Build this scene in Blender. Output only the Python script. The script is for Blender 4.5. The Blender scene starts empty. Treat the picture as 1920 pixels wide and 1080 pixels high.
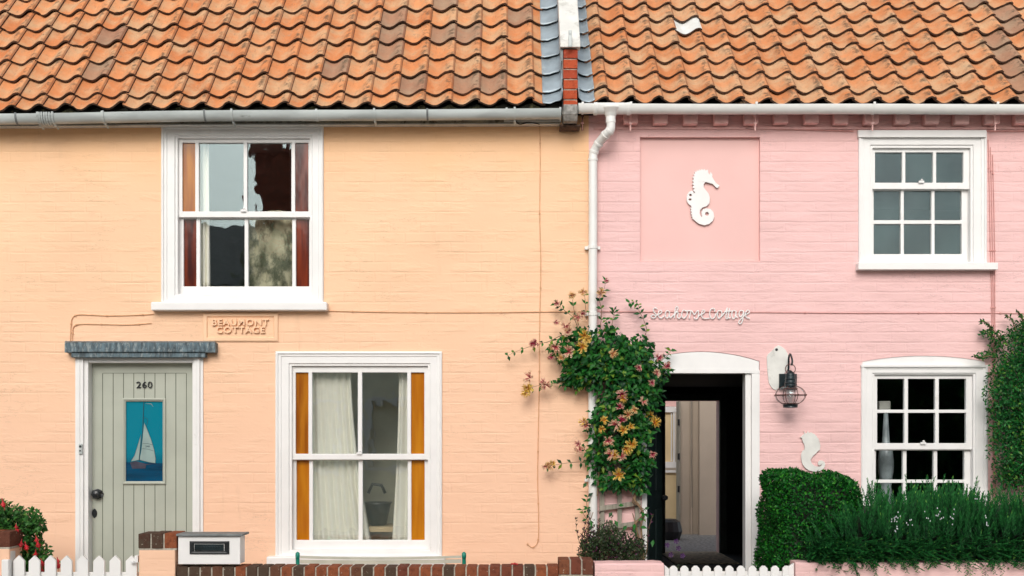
import bpy, math, random
import numpy as np
from mathutils import Vector, Matrix, Euler
from mathutils.geometry import tessellate_polygon
random.seed(7); RNG = np.random.default_rng(7)
C = bpy.context.scene
COL = C.collection
PI = math.pi

# ------------------------------------------------------------------ camera, sky, sun, exposure
CAM_D, EYE, F = 9.0, 1.456, 250.0            # distance to the house fronts, eye height, pixels per metre there
cam = bpy.data.cameras.new('camera'); camo = bpy.data.objects.new('camera', cam); COL.objects.link(camo)
camo.location = (0, -CAM_D, EYE); camo.rotation_euler = (PI/2, 0, 0)
cam.sensor_width = 36; cam.lens = F*CAM_D/1920*36; cam.shift_y = 284/1920
cam.clip_start = .1; cam.clip_end = 2000
C.camera = camo
W = bpy.data.worlds.new('World'); C.world = W; W.use_nodes = True
wn = W.node_tree; wn.nodes.clear()
sky = wn.nodes.new('ShaderNodeTexSky'); sky.sky_type = 'NISHITA'; sky.sun_disc = False
sky.sun_elevation = math.radians(33); sky.sun_rotation = math.radians(188)
sky.dust_density = 3.0; sky.air_density = 1.0; sky.ozone_density = 1.0
hs = wn.nodes.new('ShaderNodeHueSaturation'); hs.inputs['Saturation'].default_value = .38
bg = wn.nodes.new('ShaderNodeBackground'); bg.inputs['Strength'].default_value = .15
wo = wn.nodes.new('ShaderNodeOutputWorld')
wn.links.new(sky.outputs[0], hs.inputs['Color']); wn.links.new(hs.outputs[0], bg.inputs[0]); wn.links.new(bg.outputs[0], wo.inputs[0])
sl = bpy.data.lights.new('sun', 'SUN'); sl.energy = 1.3; sl.angle = math.radians(28); sl.color = (1, .965, .92)
so = bpy.data.objects.new('sun', sl); COL.objects.link(so)
so.rotation_euler = Vector((.12, 1, -.66)).to_track_quat('-Z', 'Y').to_euler()
C.view_settings.view_transform = 'Standard'; C.view_settings.look = 'None'
C.view_settings.exposure = .09; C.view_settings.gamma = 1
C.cycles.max_bounces = 8; C.cycles.transparent_max_bounces = 16

def P(px, py, y=0.0):
    k = (CAM_D+y)/(CAM_D*F)
    return Vector(((px-960)*k, y, EYE+(824-py)*k))
def X(px, y=0.0): return (px-960)*(CAM_D+y)/(CAM_D*F)
def Z(py, y=0.0): return EYE+(824-py)*(CAM_D+y)/(CAM_D*F)

# ------------------------------------------------------------------ materials
class NT:
    def __init__(s, name):
        s.m = bpy.data.materials.new(name); s.m.use_nodes = True; s.t = s.m.node_tree; s.t.nodes.clear()
        s.out = s.t.nodes.new('ShaderNodeOutputMaterial')
    def n(s, typ, **kw):
        nd = s.t.nodes.new(typ)
        for k, v in kw.items():
            if k.startswith('i_'):
                key = k[2:]; key = int(key) if key.isdigit() else key.replace('_', ' ')
                if isinstance(v, bpy.types.NodeSocket): s.t.links.new(v, nd.inputs[key])
                else: nd.inputs[key].default_value = v
            else: setattr(nd, k, v)
        return nd
    def math(s, op, a, b=0.0, c=None, clamp=False):
        nd = s.t.nodes.new('ShaderNodeMath'); nd.operation = op; nd.use_clamp = clamp
        for i, v in enumerate((a, b) if c is None else (a, b, c)):
            if isinstance(v, bpy.types.NodeSocket): s.t.links.new(v, nd.inputs[i])
            else: nd.inputs[i].default_value = v
        return nd.outputs[0]
    def mix(s, f, a, b, typ='MIX'):
        nd = s.t.nodes.new('ShaderNodeMix'); nd.data_type = 'RGBA'; nd.blend_type = typ
        for i, v in ((0, f), (6, a), (7, b)):
            if isinstance(v, bpy.types.NodeSocket): s.t.links.new(v, nd.inputs[i])
            else: nd.inputs[i].default_value = v if i == 0 else (*v[:3], 1)
        return nd.outputs[2]
    def co(s, scale=(1, 1, 1)):
        c = s.n('ShaderNodeTexCoord'); mp = s.n('ShaderNodeMapping', i_Scale=scale)
        s.t.links.new(c.outputs['Object'], mp.inputs['Vector']); return mp.outputs[0]
    def noise(s, scale, detail=3, co=None, rough=.5):
        nd = s.n('ShaderNodeTexNoise', i_Scale=scale, i_Detail=detail, i_Roughness=rough)
        if co is not None: s.t.links.new(co, nd.inputs['Vector'])
        return nd.outputs[0]
    def ramp(s, f, a, b):   # smoothstep a..b
        nd = s.n('ShaderNodeMapRange', interpolation_type='SMOOTHSTEP')
        s.t.links.new(f, nd.inputs[0]); nd.inputs[1].default_value = a; nd.inputs[2].default_value = b
        return nd.outputs[0]
    def bump(s, h, dist=.01, strength=1.0, normal=None):
        nd = s.n('ShaderNodeBump', i_Strength=strength, i_Distance=dist)
        s.t.links.new(h, nd.inputs['Height'])
        if normal is not None: s.t.links.new(normal, nd.inputs['Normal'])
        return nd.outputs[0]
    def pbr(s, col, rough=.6, normal=None, metal=0.0, spec=.5, **kw):
        b = s.n('ShaderNodeBsdfPrincipled', i_Roughness=rough, i_Metallic=metal)
        b.inputs['Specular IOR Level'].default_value = spec
        if isinstance(col, bpy.types.NodeSocket): s.t.links.new(col, b.inputs['Base Color'])
        else: b.inputs['Base Color'].default_value = (*col, 1)
        if normal is not None: s.t.links.new(normal, b.inputs['Normal'])
        for k, v in kw.items(): b.inputs[k.replace('_', ' ')].default_value = v
        s.t.links.new(b.outputs[0], s.out.inputs[0]); return b

def simple(name, col, rough=.6, var=.12, scale=8, bump=.0, bscale=60, metal=0.0, dirt_or_sky=None, spec=.5, stretch=(1, 1, 1)):
    t = NT(name); c = t.co(stretch)
    n = t.noise(scale, 4, c)
    lo = tuple(x*(1-var) for x in col); hi = tuple(min(1, x*(1+var)) for x in col)
    k = t.mix(t.ramp(n, .3, .7), lo, hi)
    if dirt_or_sky:
        dn = t.noise(dirt_or_sky[1], 6, c, .7)
        k = t.mix(t.math('MULTIPLY', t.ramp(dn, dirt_or_sky[2], dirt_or_sky[2]+.12), dirt_or_sky[3]), k, dirt_or_sky[0])
    nm = t.bump(t.noise(bscale, 3, c), .002, bump) if bump else None
    t.pbr(k, rough, nm, metal, spec); return t.m

def painted_brick(name, col, strength, top=None, lo=.4, hi=.6, face=.2, stain=None, low=None):
    t = NT(name)
    tc = t.n('ShaderNodeTexCoord').outputs['Object']
    sx = t.n('ShaderNodeSeparateXYZ'); t.t.links.new(tc, sx.inputs[0])
    wob = t.noise(1.3, 2, t.co((1, 1, 3)))
    wob2 = t.noise(9, 3, t.co((1, 1, 1)))
    z = t.math('ADD', sx.outputs[2], t.math('MULTIPLY', t.math('SUBTRACT', wob, .5), .016))
    z = t.math('ADD', z, t.math('MULTIPLY', t.math('SUBTRACT', wob2, .5), .010))
    row = t.math('FLOOR', t.math('DIVIDE', z, .0752))
    fr = t.math('FRACT', t.math('DIVIDE', z, .0752))
    # joint groove: softly falls under each brick, sharp ledge on top of the next one
    d = t.math('MINIMUM', t.math('DIVIDE', fr, .20), t.math('DIVIDE', t.math('SUBTRACT', 1.0, fr), .09))
    g = t.ramp(d, 0, 1)
    off = t.math('MULTIPLY', t.math('MODULO', row, 2), .5)
    fx = t.math('FRACT', t.math('ADD', t.math('DIVIDE', t.math('ADD', sx.outputs[0], t.math('MULTIPLY', wob2, .012)), .228), off))
    dx = t.ramp(t.math('MINIMUM', t.math('DIVIDE', fx, .05), t.math('DIVIDE', t.math('SUBTRACT', 1.0, fx), .05)), 0, 1)
    m1 = t.ramp(t.noise(2.1, 4, t.co((1.6, 1, 5)), .6), lo, hi)      # where the paint lets a joint show
    m2 = t.math('MULTIPLY', t.ramp(t.noise(2.3, 3, t.co((1, 1, 1.7))), .44, .62), .75)
    h = t.math('ADD', t.math('MULTIPLY', g, m1), t.math('MULTIPLY', t.math('MULTIPLY', dx, g), m2))
    # each brick face stands a touch in or out
    cell = t.n('ShaderNodeCombineXYZ'); t.t.links.new(row, cell.inputs[1])
    t.t.links.new(t.math('FLOOR', t.math('ADD', t.math('DIVIDE', sx.outputs[0], .228), off)), cell.inputs[0])
    wnz = t.n('ShaderNodeTexWhiteNoise'); t.t.links.new(cell.outputs[0], wnz.inputs['Vector'])
    h = t.math('ADD', h, t.math('MULTIPLY', t.math('MULTIPLY', wnz.outputs['Value'], g), face))
    h = t.math('ADD', h, t.math('MULTIPLY', t.noise(30, 5, t.co((1, 1, 1.2)), .65), .40))
    h = t.math('ADD', h, t.math('MULTIPLY', t.noise(4.5, 3, t.co((1, 1, 1.3)), .5), 1.3))
    n = t.bump(h, .007, strength)
    k = t.mix(t.ramp(t.noise(1.1, 4, t.co((1, 1, 1.3))), .3, .7), tuple(c*.955 for c in col), tuple(min(.93, c*1.035) for c in col))
    if low is not None: k = t.mix(t.ramp(t.math('ADD', sx.outputs[2], t.noise(1.5, 3, t.co())), 3.6, 1.6), k, low)
    if top is not None:      # deeper tone towards the eaves, ragged edge
        zz = t.math('ADD', sx.outputs[2], t.math('MULTIPLY', t.math('SUBTRACT', t.noise(2.4, 5, t.co((1, 1, .5))), .5), .5))
        k = t.mix(t.math('MULTIPLY', t.ramp(zz, 3.2, 4.05), .85), k, top)
    # fine cracks and specks
    cr = t.ramp(t.math('ABSOLUTE', t.math('SUBTRACT', t.noise(2.7, 6, t.co((.6, 1, 3.2)), .62), .5)), .0, .0045)
    cm = t.ramp(t.noise(1.4, 2, t.co()), .50, .62)
    k = t.mix(t.math('MULTIPLY', t.math('SUBTRACT', 1.0, cr), t.math('MULTIPLY', cm, .5)), k, tuple(c*.45 for c in col))
    sp = t.ramp(t.noise(55, 3, t.co((1, 1, 1.4)), .5), .73, .78)
    k = t.mix(t.math('MULTIPLY', sp, .35), k, tuple(c*.5 for c in col))
    if stain:
        st = t.ramp(t.noise(3.5, 6, t.co((2.2, 1, .45)), .6), .6, .72)
        k = t.mix(t.math('MULTIPLY', st, .16), k, stain)
    t.pbr(k, .62, n, spec=.35); return t.m

PEACH = (.86, .56, .352); PINK = (.80, .515, .495); WHITE = (.80, .79, .77)
m_peach = painted_brick('peach_painted_brick', PEACH, .34, top=(.86, .50, .24), lo=.47, hi=.70, face=.12, low=(.86, .545, .37), stain=(.55, .34, .20))
m_pink = painted_brick('pink_painted_brick', PINK, .36, top=(.80, .48, .455), lo=.38, hi=.60, face=.24, stain=(.52, .36, .33))
m_peachs = simple('peach_smooth_paint', PEACH, .6, .04, 3, .3, 40)
m_pinks = simple('pink_smooth_paint', (.79, .49, .455), .6, .03, 2, .25, 30)
m_pinkd = simple('pink_dentil_paint', (.80, .47, .44), .6, .10, 12, .6, 40, dirt_or_sky=((.35, .16, .14), 9, .6, .5))
m_white = simple('white_gloss_paint', WHITE, .38, .03, 5, .2, 25, dirt_or_sky=((.46, .43, .36), 7, .62, .32))
m_whitew = simple('weathered_white_render', (.70, .695, .65), .7, .07, 9, .6, 30, dirt_or_sky=((.36, .35, .30), 7, .54, .45))
m_pipe = simple('white_plastic', (.77, .77, .74), .32, .03, 6, .0, dirt_or_sky=((.45, .42, .34), 11, .66, .3))
m_gut = simple('aged_grey_gutter', (.46, .50, .49), .42, .16, 5, .2, 50, dirt_or_sky=((.10, .10, .08), 7, .60, .7), stretch=(.6, 2, 2))
m_fascia = simple('grimy_fascia_paint', (.42, .38, .30), .6, .3, 8, .3, 40, dirt_or_sky=((.05, .045, .03), 14, .52, .75))
m_lead = simple('lead_flashing', (.36, .43, .47), .48, .14, 7, .6, 14, metal=.25, dirt_or_sky=((.62, .66, .66), 5, .56, .6))
m_leadc = simple('weathered_lead_canopy', (.075, .115, .135), .6, .55, 26, .7, 60, metal=.05, dirt_or_sky=((.34, .38, .37), 34, .50, .6), stretch=(1.6, 1, .5))
m_sage = simple('sage_green_door_paint', (.405, .425, .355), .45, .05, 4, .12, 30)
m_groove = simple('door_board_groove', (.10, .11, .08), .7, .1)
m_black = simple('black_iron', (.012, .014, .016), .35, .2, 20, .3, 90)
m_lamp = simple('verdigris_black_lamp_metal', (.012, .022, .026), .35, .3, 20, .3, 90, metal=.3)
m_copper = simple('copper_wire', (.11, .045, .035), .4, .2, 30, metal=.6)
m_stone = simple('rough_grey_stone', (.27, .26, .24), .85, .35, 24, 1, 60, dirt_or_sky=((.08, .07, .06), 18, .52, .6))
m_slate = simple('grey_slate', (.16, .175, .175), .6, .2, 20, .5, 60)
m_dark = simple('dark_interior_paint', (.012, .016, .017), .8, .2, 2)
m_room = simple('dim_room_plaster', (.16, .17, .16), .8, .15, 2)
m_roomc = simple('cream_reflection_plaster', (.62, .60, .44), .8, .1, 2)  # cream stands in for the pale house reflected in the right pane
m_beige = simple('beige_hall_plaster', (.50, .42, .33), .7, .04, 3)
m_cream = simple('cream_plaster', (.68, .53, .30), .7, .06, 3)
m_floor = simple('pale_woven_rug', (.46, .38, .27), .9, .45, 22, 1, 80)
m_ddoor = simple('dark_green_door_paint', (.016, .03, .03), .4, .2, 6)
m_timber = simple('grey_weathered_trellis_timber', (.27, .25, .20), .8, .25, 20, .8, 50, stretch=(3, 3, .3), dirt_or_sky=((.10, .09, .06), 10, .58, .6))
m_bench = simple('cream_bench_slat', (.47, .47, .39), .5, .08, 8, .2)
m_benchg = simple('green_bench_end', (.0, .20, .14), .4, .15, 10)
m_stem = simple('brown_woody_stem', (.20, .125, .07), .8, .3, 40, .8, 60)
m_moss = simple('mossy_mortar', (.10, .095, .05), .95, .6, 30, 1, 50, dirt_or_sky=((.02, .02, .016), 9, .40, .95))
m_tail = simple('dark_tile_edge', (.085, .048, .032), .9, .5, 40, 1, 60)  # on tile tails: lichen plus the shadow line painted into the colour
m_under = simple('roof_underlay', (.02, .018, .016), .9)
m_mortar = simple('lime_mortar', (.42, .38, .31), .95, .25, 40, 1, 70)
m_wirep = simple('cable_painted_peach', (.66, .36, .19), .6, .1, 20)
m_wirek = simple('cable_painted_pink', (.62, .30, .27), .6, .1, 20)
m_asph = simple('asphalt', (.05, .05, .052), .9, .3, 30, 1, 90)
m_pave = simple('concrete_paving', (.38, .37, .34), .9, .15, 6, .6, 60)
m_soil = simple('garden_gravel', (.36, .33, .28), .95, .4, 50, 1, 60)
m_kerb = simple('granite_kerb', (.3, .3, .29), .85, .2, 40, .6)
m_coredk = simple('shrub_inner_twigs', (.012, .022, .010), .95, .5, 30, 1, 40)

def curtain_mat(name, col):
    t = NT(name)
    d = t.n('ShaderNodeBsdfDiffuse'); d.inputs[0].default_value = (*col, 1)
    tr = t.n('ShaderNodeBsdfTranslucent'); tr.inputs[0].default_value = (*col, 1)
    mx = t.n('ShaderNodeMixShader'); mx.inputs[0].default_value = .08
    t.t.links.new(d.outputs[0], mx.inputs[1]); t.t.links.new(tr.outputs[0], mx.inputs[2]); t.t.links.new(mx.outputs[0], t.out.inputs[0]); return t.m
m_curt = curtain_mat('cream_cotton_curtain', (.93, .91, .79))

def glass_mat(name, refl, tint=(1, 1, 1), wave=.35, dirt_or_sky=.0):
    t = NT(name)
    b1 = t.noise(2.3, 3, t.co((1, 1, .8)), .55)
    nb = t.bump(b1, .02, wave)
    tr = t.n('ShaderNodeBsdfTransparent'); tr.inputs[0].default_value = (*tint, 1)
    gl = t.n('ShaderNodeBsdfGlossy', i_Roughness=.015); t.t.links.new(nb, gl.inputs['Normal'])
    gl.inputs[0].default_value = (.78, .97, 1, 1)
    lw = t.n('ShaderNodeLayerWeight', i_Blend=.5)
    f = t.math('ADD', refl, t.math('MULTIPLY', t.math('POWER', lw.outputs['Facing'], 4), .6), clamp=True)
    mx = t.n('ShaderNodeMixShader'); t.t.links.new(f, mx.inputs[0])
    t.t.links.new(tr.outputs[0], mx.inputs[1]); t.t.links.new(gl.outputs[0], mx.inputs[2])
    if dirt_or_sky:
        df = t.n('ShaderNodeBsdfDiffuse'); df.inputs[0].default_value = (.26, .42, .41, 1)  # teal layer painted over the glass in place of reflected sky
        m2 = t.n('ShaderNodeMixShader')
        t.t.links.new(t.math('MULTIPLY', t.ramp(t.noise(2.2, 5, t.co()), .2, .9), dirt_or_sky), m2.inputs[0])
        t.t.links.new(mx.outputs[0], m2.inputs[1]); t.t.links.new(df.outputs[0], m2.inputs[2]); mx = m2
    t.t.links.new(mx.outputs[0], t.out.inputs[0]); return t.m
m_glass = glass_mat('wavy_old_window_glass', .17, wave=.12)
m_glassu = glass_mat('upstairs_sky_reflecting_glass', .08, wave=.14)
m_glassf = glass_mat('sky_tinted_upstairs_glass', .045, wave=.45, dirt_or_sky=.13)
m_glassd = glass_mat('clear_dark_window_glass', .03, wave=.15)
m_glassl = glass_mat('lantern_glass', .05, wave=0)

def amber_mat(name, ca, cb, lo, hi):
    t = NT(name)
    n = t.ramp(t.noise(6, 4, t.co((3.5, 1, .35)), .45), lo, hi)
    k = t.mix(n, ca, cb)
    t.pbr(k, .12, t.bump(t.noise(5, 3, t.co((1, 1, .5))), .01, .3), spec=.5); return t.m
m_amber = amber_mat('amber_stained_glass', (.26, .07, .004), (.46, .17, .010), .25, .7)
m_orange = amber_mat('orange_stained_glass', (.36, .10, .003), (.52, .20, .008), .2, .75)
m_ruby = amber_mat('dark_ruby_amber_glass', (.045, .006, .004), (.20, .03, .008), .3, .72)

def tile_mat(name, warm):
    t = NT(name)
    a = t.n('ShaderNodeAttribute', attribute_name='tile')
    sp = t.n('ShaderNodeSeparateColor'); t.t.links.new(a.outputs['Color'], sp.inputs[0])
    r1, r2, u = sp.outputs[0], sp.outputs[1], sp.outputs[2]
    base = t.mix(r1, warm[0], warm[1])
    c = t.co(); cs = t.co((3, .8, .8))
    base = t.mix(t.ramp(t.noise(5, 5, c, .6), .38, .68), base, warm[2])            # dusty lime bloom
    grey = t.ramp(r2, .935, .96)
    base = t.mix(t.math('MULTIPLY', grey, .60), base, (.25, .19, .15))
    seam = t.math('MAXIMUM', t.ramp(u, .955, .995), t.math('SUBTRACT', 1.0, t.ramp(u, .0, .05)))
    base = t.mix(t.math('MULTIPLY', seam, .55), base, (.16, .05, .025))
    roll = t.math('SUBTRACT', 1.0, t.ramp(t.math('ABSOLUTE', t.math('SUBTRACT', u, .84)), .0, .22))
    stain = t.math('MULTIPLY', t.ramp(t.noise(13, 6, c, .75), .46, .60), t.math('ADD', t.math('MULTIPLY', roll, .75), .10))
    base = t.mix(stain, base, (.12, .085, .055))
    streak = t.ramp(t.noise(16, 5, cs, .65), .55, .72)
    base = t.mix(t.math('MULTIPLY', streak, .5), base, (.30, .20, .13))
    lich = t.ramp(t.noise(8.5, 5, t.co((1.1, 1, 1)), .65), .64, .72)
    base = t.mix(t.math('MULTIPLY', lich, .4), base, (.34, .31, .22))
    spk = t.ramp(t.noise(70, 2, c), .70, .76)
    base = t.mix(t.math('MULTIPLY', spk, .6), base, (.09, .05, .035))
    h = t.math('ADD', t.noise(40, 4, c, .6), t.math('MULTIPLY', t.noise(9, 3, c), 1.5))
    t.pbr(base, .95, t.bump(h, .005, .9), spec=.12); return t.m
m_tileL = tile_mat('orange_clay_pantile', ((.58, .205, .078), (.70, .295, .125), (.60, .36, .20)))
m_tileR = tile_mat('warm_orange_clay_pantile', ((.57, .21, .080), (.67, .295, .135), (.60, .37, .21)))

def brick_mat(name, cols):       # every brick is its own block; attribute 'v' varies it
    t = NT(name)
    a = t.n('ShaderNodeAttribute', attribute_name='v')
    sp = t.n('ShaderNodeSeparateColor'); t.t.links.new(a.outputs['Color'], sp.inputs[0])
    k = t.mix(sp.outputs[0], cols[0], cols[1]); k = t.mix(t.ramp(sp.outputs[1], .55, .8), k, cols[2])
    c = t.co()
    k = t.mix(t.math('MULTIPLY', t.ramp(t.noise(30, 5, c, .7), .45, .65), .5), k, tuple(x*.45 for x in cols[0]))
    k = t.mix(t.math('MULTIPLY', t.ramp(t.noise(46, 4, c, .7), .63, .68), .75), k, (.42, .38, .30))
    t.pbr(k, .9, t.bump(t.noise(60, 5, c, .7), .004, 1), spec=.2); return t.m
m_brickd = brick_mat('old_dark_red_coping_brick', ((.15, .045, .028), (.28, .085, .035), (.075, .05, .034)))
m_brickr = brick_mat('bright_red_brick', ((.42, .07, .028), (.50, .10, .04), (.36, .06, .03)))

def leaf_mat(name, lo, hi, tip=None, rough=.4, transl=.25):
    t = NT(name)
    a = t.n('ShaderNodeAttribute', attribute_name='v')
    sp = t.n('ShaderNodeSeparateColor'); t.t.links.new(a.outputs['Color'], sp.inputs[0])
    k = t.mix(sp.outputs[0], lo, hi)
    if tip: k = t.mix(t.ramp(sp.outputs[1], .86, .98), k, tip)
    b = t.pbr(k, rough, spec=.22)
    tr = t.n('ShaderNodeBsdfTranslucent'); t.t.links.new(k, tr.inputs[0])
    mx = t.n('ShaderNodeMixShader'); mx.inputs[0].default_value = transl
    t.t.links.new(b.outputs[0], mx.inputs[1]); t.t.links.new(tr.outputs[0], mx.inputs[2]); t.t.links.new(mx.outputs[0], t.out.inputs[0])
    return t.m
m_honeyl = leaf_mat('honeysuckle_leaf', (.003, .036, .012), (.026, .175, .024), (.16, .27, .03))
m_box = leaf_mat('box_hedge_leaf', (.002, .030, .008), (.014, .175, .016), (.06, .32, .025))
m_rosem = leaf_mat('rosemary_needle', (.002, .024, .010), (.028, .205, .042), (.16, .40, .07), .5)
m_shrub = leaf_mat('climbing_shrub_leaf', (.003, .045, .013), (.024, .19, .032), (.13, .28, .04))
m_fuchl = leaf_mat('fuchsia_leaf', (.010, .060, .012), (.05, .19, .03), (.13, .26, .05))
m_hebe = leaf_mat('dark_hebe_leaf', (.008, .020, .010), (.055, .095, .035), (.11, .02, .07))
m_pansy = leaf_mat('potted_plant_leaf', (.01, .03, .015), (.10, .14, .05), (.10, .025, .13))
def vcol_mat(name, rough=.5, transl=.3):
    t = NT(name); a = t.n('ShaderNodeAttribute', attribute_name='v')
    b = t.pbr(a.outputs['Color'], rough)
    tr = t.n('ShaderNodeBsdfTranslucent'); t.t.links.new(a.outputs['Color'], tr.inputs[0])
    mx = t.n('ShaderNodeMixShader'); mx.inputs[0].default_value = transl
    t.t.links.new(b.outputs[0], mx.inputs[1]); t.t.links.new(tr.outputs[0], mx.inputs[2]); t.t.links.new(mx.outputs[0], t.out.inputs[0])
    return t.m
m_petal = vcol_mat('honeysuckle_petal')
m_red = simple('fuchsia_red_petal', (.42, .008, .014), .5, .3, 40)
m_bluegl = NT('painted_teal_sky_glass')
_t = m_bluegl; _sx = _t.n('ShaderNodeSeparateXYZ'); _t.t.links.new(_t.n('ShaderNodeTexCoord').outputs['Object'], _sx.inputs[0])
_k = _t.mix(_t.ramp(_t.math('ADD', _sx.outputs[2], _t.math('MULTIPLY', _t.noise(6, 3, _t.co((.5, 1, 3))), .1)), 1.28, 1.45), (.0, .085, .15), (.0, .185, .26))
_t.pbr(_k, .08, _t.bump(_t.noise(4, 3, _t.co()), .01, .2)); m_bluegl = _t.m
m_sea = simple('painted_deep_blue_sea_glass', (.0, .045, .10), .08, .3, 6, stretch=(.4, 1, 3))
m_sail = simple('painted_pale_sail', (.27, .36, .34), .2, .12, 8)
m_hull = simple('painted_brown_hull', (.055, .055, .08), .2, .2, 10)
m_line = simple('painted_dark_rigging', (.03, .07, .09), .3, .1)
m_blueglaze = simple('pale_blue_grey_ceramic', (.26, .31, .32), .3, .25, 9)
m_offwhite = simple('offwhite_shade', (.36, .37, .33), .7, .1, 9)

# ------------------------------------------------------------------ mesh helpers
def tag(o, label=None, cat=None, group=None, kind=None):
    if label: o['label'] = label
    if cat: o['category'] = cat
    if group: o['group'] = group
    if kind: o['kind'] = kind
    return o
def thing(name, label, cat, loc=(0, 0, 0), group=None):
    o = bpy.data.objects.new(name, None); COL.objects.link(o); o.location = loc
    o.empty_display_size = .1
    return tag(o, label, cat, group)
class MB:
    def __init__(s): s.v = []; s.f = []; s.mi = []; s.at = []
    def add(s, vs, fs, mi=0, at=None):
        b = len(s.v); s.v.extend(tuple(map(float, v)) for v in vs); s.f.extend(tuple(b+i for i in f) for f in fs)
        s.mi.extend([mi]*len(fs) if isinstance(mi, int) else mi)
        s.at.extend([at if at is not None else (0, 0, 0)]*len(vs) if not isinstance(at, list) else at)
    def box(s, x0, x1, y0, y1, z0, z1, mi=0, at=None):
        vs = [(x, y, z) for x in (x0, x1) for y in (y0, y1) for z in (z0, z1)]
        s.add(vs, [(0, 1, 3, 2), (4, 6, 7, 5), (0, 4, 5, 1), (2, 3, 7, 6), (0, 2, 6, 4), (1, 5, 7, 3)], mi, at)
    def pbox(s, px0, px1, py0, py1, y0, y1, mi=0, at=None, ref=None):
        r = y0 if ref is None else ref
        s.box(X(px0, r), X(px1, r), y0, y1, Z(py1, r), Z(py0, r), mi, at)
    def obox(s, a, b, w, h, up=(0, 0, 1), mi=0):      # bar from a to b
        a, b = Vector(a), Vector(b); d = (b-a).normalized(); u = Vector(up); sd = d.cross(u).normalized(); u = sd.cross(d)
        vs = [p + sd*sx*w/2 + u*sz*h/2 for p in (a, b) for sx in (-1, 1) for sz in (-1, 1)]
        s.add(vs, [(0, 1, 3, 2), (4, 6, 7, 5), (0, 4, 5, 1), (2, 3, 7, 6), (0, 2, 6, 4), (1, 5, 7, 3)], mi)
    def tube(s, pts, r, seg=8, mi=0, cap=True, at=None):
        pts = [Vector(p) for p in pts]; n = len(pts)
        rs = r if isinstance(r, (list, tuple)) else [r]*n
        vs = []; fs = []; up = None
        for i, p in enumerate(pts):
            d = (pts[min(i+1, n-1)] - pts[max(i-1, 0)]).normalized()
            if up is None:
                up = Vector((0, 0, 1)) if abs(d.z) < .9 else Vector((0, 1, 0))
            sd = d.cross(up).normalized(); up = sd.cross(d).normalized()
            for k in range(seg):
                a = 2*PI*k/seg; vs.append(p + (sd*math.cos(a)+up*math.sin(a))*rs[i])
        for i in range(n-1):
            for k in range(seg):
                k2 = (k+1) % seg; fs.append((i*seg+k, i*seg+k2, (i+1)*seg+k2, (i+1)*seg+k))
        if cap: fs += [tuple(range(seg))[::-1], tuple((n-1)*seg+k for k in range(seg))]
        s.add(vs, fs, mi, at)
    def lathe(s, prof, c, seg=24, mi=0, axis='z'):
        vs = []; fs = []; n = len(prof)
        for r, h in prof:
            for k in range(seg):
                a = 2*PI*k/seg
                p = (r*math.cos(a), r*math.sin(a), h) if axis == 'z' else (r*math.cos(a), h, r*math.sin(a))
                vs.append((c[0]+p[0], c[1]+p[1], c[2]+p[2]))
        for i in range(n-1):
            for k in range(seg):
                k2 = (k+1) % seg; fs.append((i*seg+k, i*seg+k2, (i+1)*seg+k2, (i+1)*seg+k))
        fs += [tuple(range(seg))[::-1], tuple((n-1)*seg+k for k in range(seg))]
        s.add(vs, fs, mi)
    def plate(s, outer, holes, y0, y1, mi=0, edge_mi=None):     # 2-D (x,z) outline with holes, front at y0, back at y1
        loops = [outer]+list(holes)
        def area(l): return sum(l[i][0]*l[(i+1) % len(l)][1]-l[(i+1) % len(l)][0]*l[i][1] for i in range(len(l)))
        loops = [l if (area(l) > 0) == (i == 0) else l[::-1] for i, l in enumerate(loops)]
        tris = tessellate_polygon([[Vector((a, b, 0)) for a, b in l] for l in loops])
        flat = [p for l in loops for p in l]; n = len(flat)
        vs = [(a, y0, b) for a, b in flat]+[(a, y1, b) for a, b in flat]; fs = []
        for t in tris:
            a, b, c = (flat[i] for i in t)
            ar = (b[0]-a[0])*(c[1]-a[1])-(c[0]-a[0])*(b[1]-a[1])
            if abs(ar) < 1e-12: continue
            t = tuple(t) if ar > 0 else tuple(t)[::-1]
            fs.append(t); fs.append(tuple(i+n for i in t[::-1]))
        nf = len(fs); k = 0
        for l in loops:
            m = len(l)
            for i in range(m):
                a, b = k+i, k+(i+1) % m; fs.append((b, a, a+n, b+n))
            k += m
        s.add(vs, fs, [mi]*nf+[mi if edge_mi is None else edge_mi]*(len(fs)-nf))
    def ring(s, o, i, prof, mi=0):      # mitred moulding between two rectangles (x0,x1,z0,z1); prof = [(t, y)]
        vs = []; fs = []
        for t, y in prof:
            x0, x1, z0, z1 = [o[k]+(i[k]-o[k])*t for k in range(4)]
            vs += [(x0, y, z0), (x1, y, z0), (x1, y, z1), (x0, y, z1)]
        for j in range(len(prof)-1):
            for k in range(4):
                k2 = (k+1) % 4; fs.append((j*4+k, j*4+k2, (j+1)*4+k2, (j+1)*4+k))
        s.add(vs, fs, mi)
    def build(s, name, mats, parent=None, bevel=0, smooth=False, attr=None, seg=2, angle=40):
        me = bpy.data.meshes.new(name); me.from_pydata(s.v, [], s.f)
        for m in (mats if isinstance(mats, (list, tuple)) else [mats]): me.materials.append(m)
        if max(s.mi, default=0): me.polygons.foreach_set('material_index', s.mi)
        if attr:
            a = me.color_attributes.new(attr, 'FLOAT_COLOR', 'POINT')
            arr = np.ones((len(s.v), 4), dtype=np.float32); arr[:, :3] = np.array(s.at, dtype=np.float32)
            a.data.foreach_set('color', arr.ravel())
        if smooth is True: me.polygons.foreach_set('use_smooth', [True]*len(s.f))
        me.update()
        o = bpy.data.objects.new(name, me); COL.objects.link(o)
        if parent is not None:
            o.parent = parent
            base = Vector(parent.location); q = parent.parent
            while q is not None: base += Vector(q.location); q = q.parent
            o.location = -base if parent.type == 'EMPTY' else (0, 0, 0)
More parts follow.
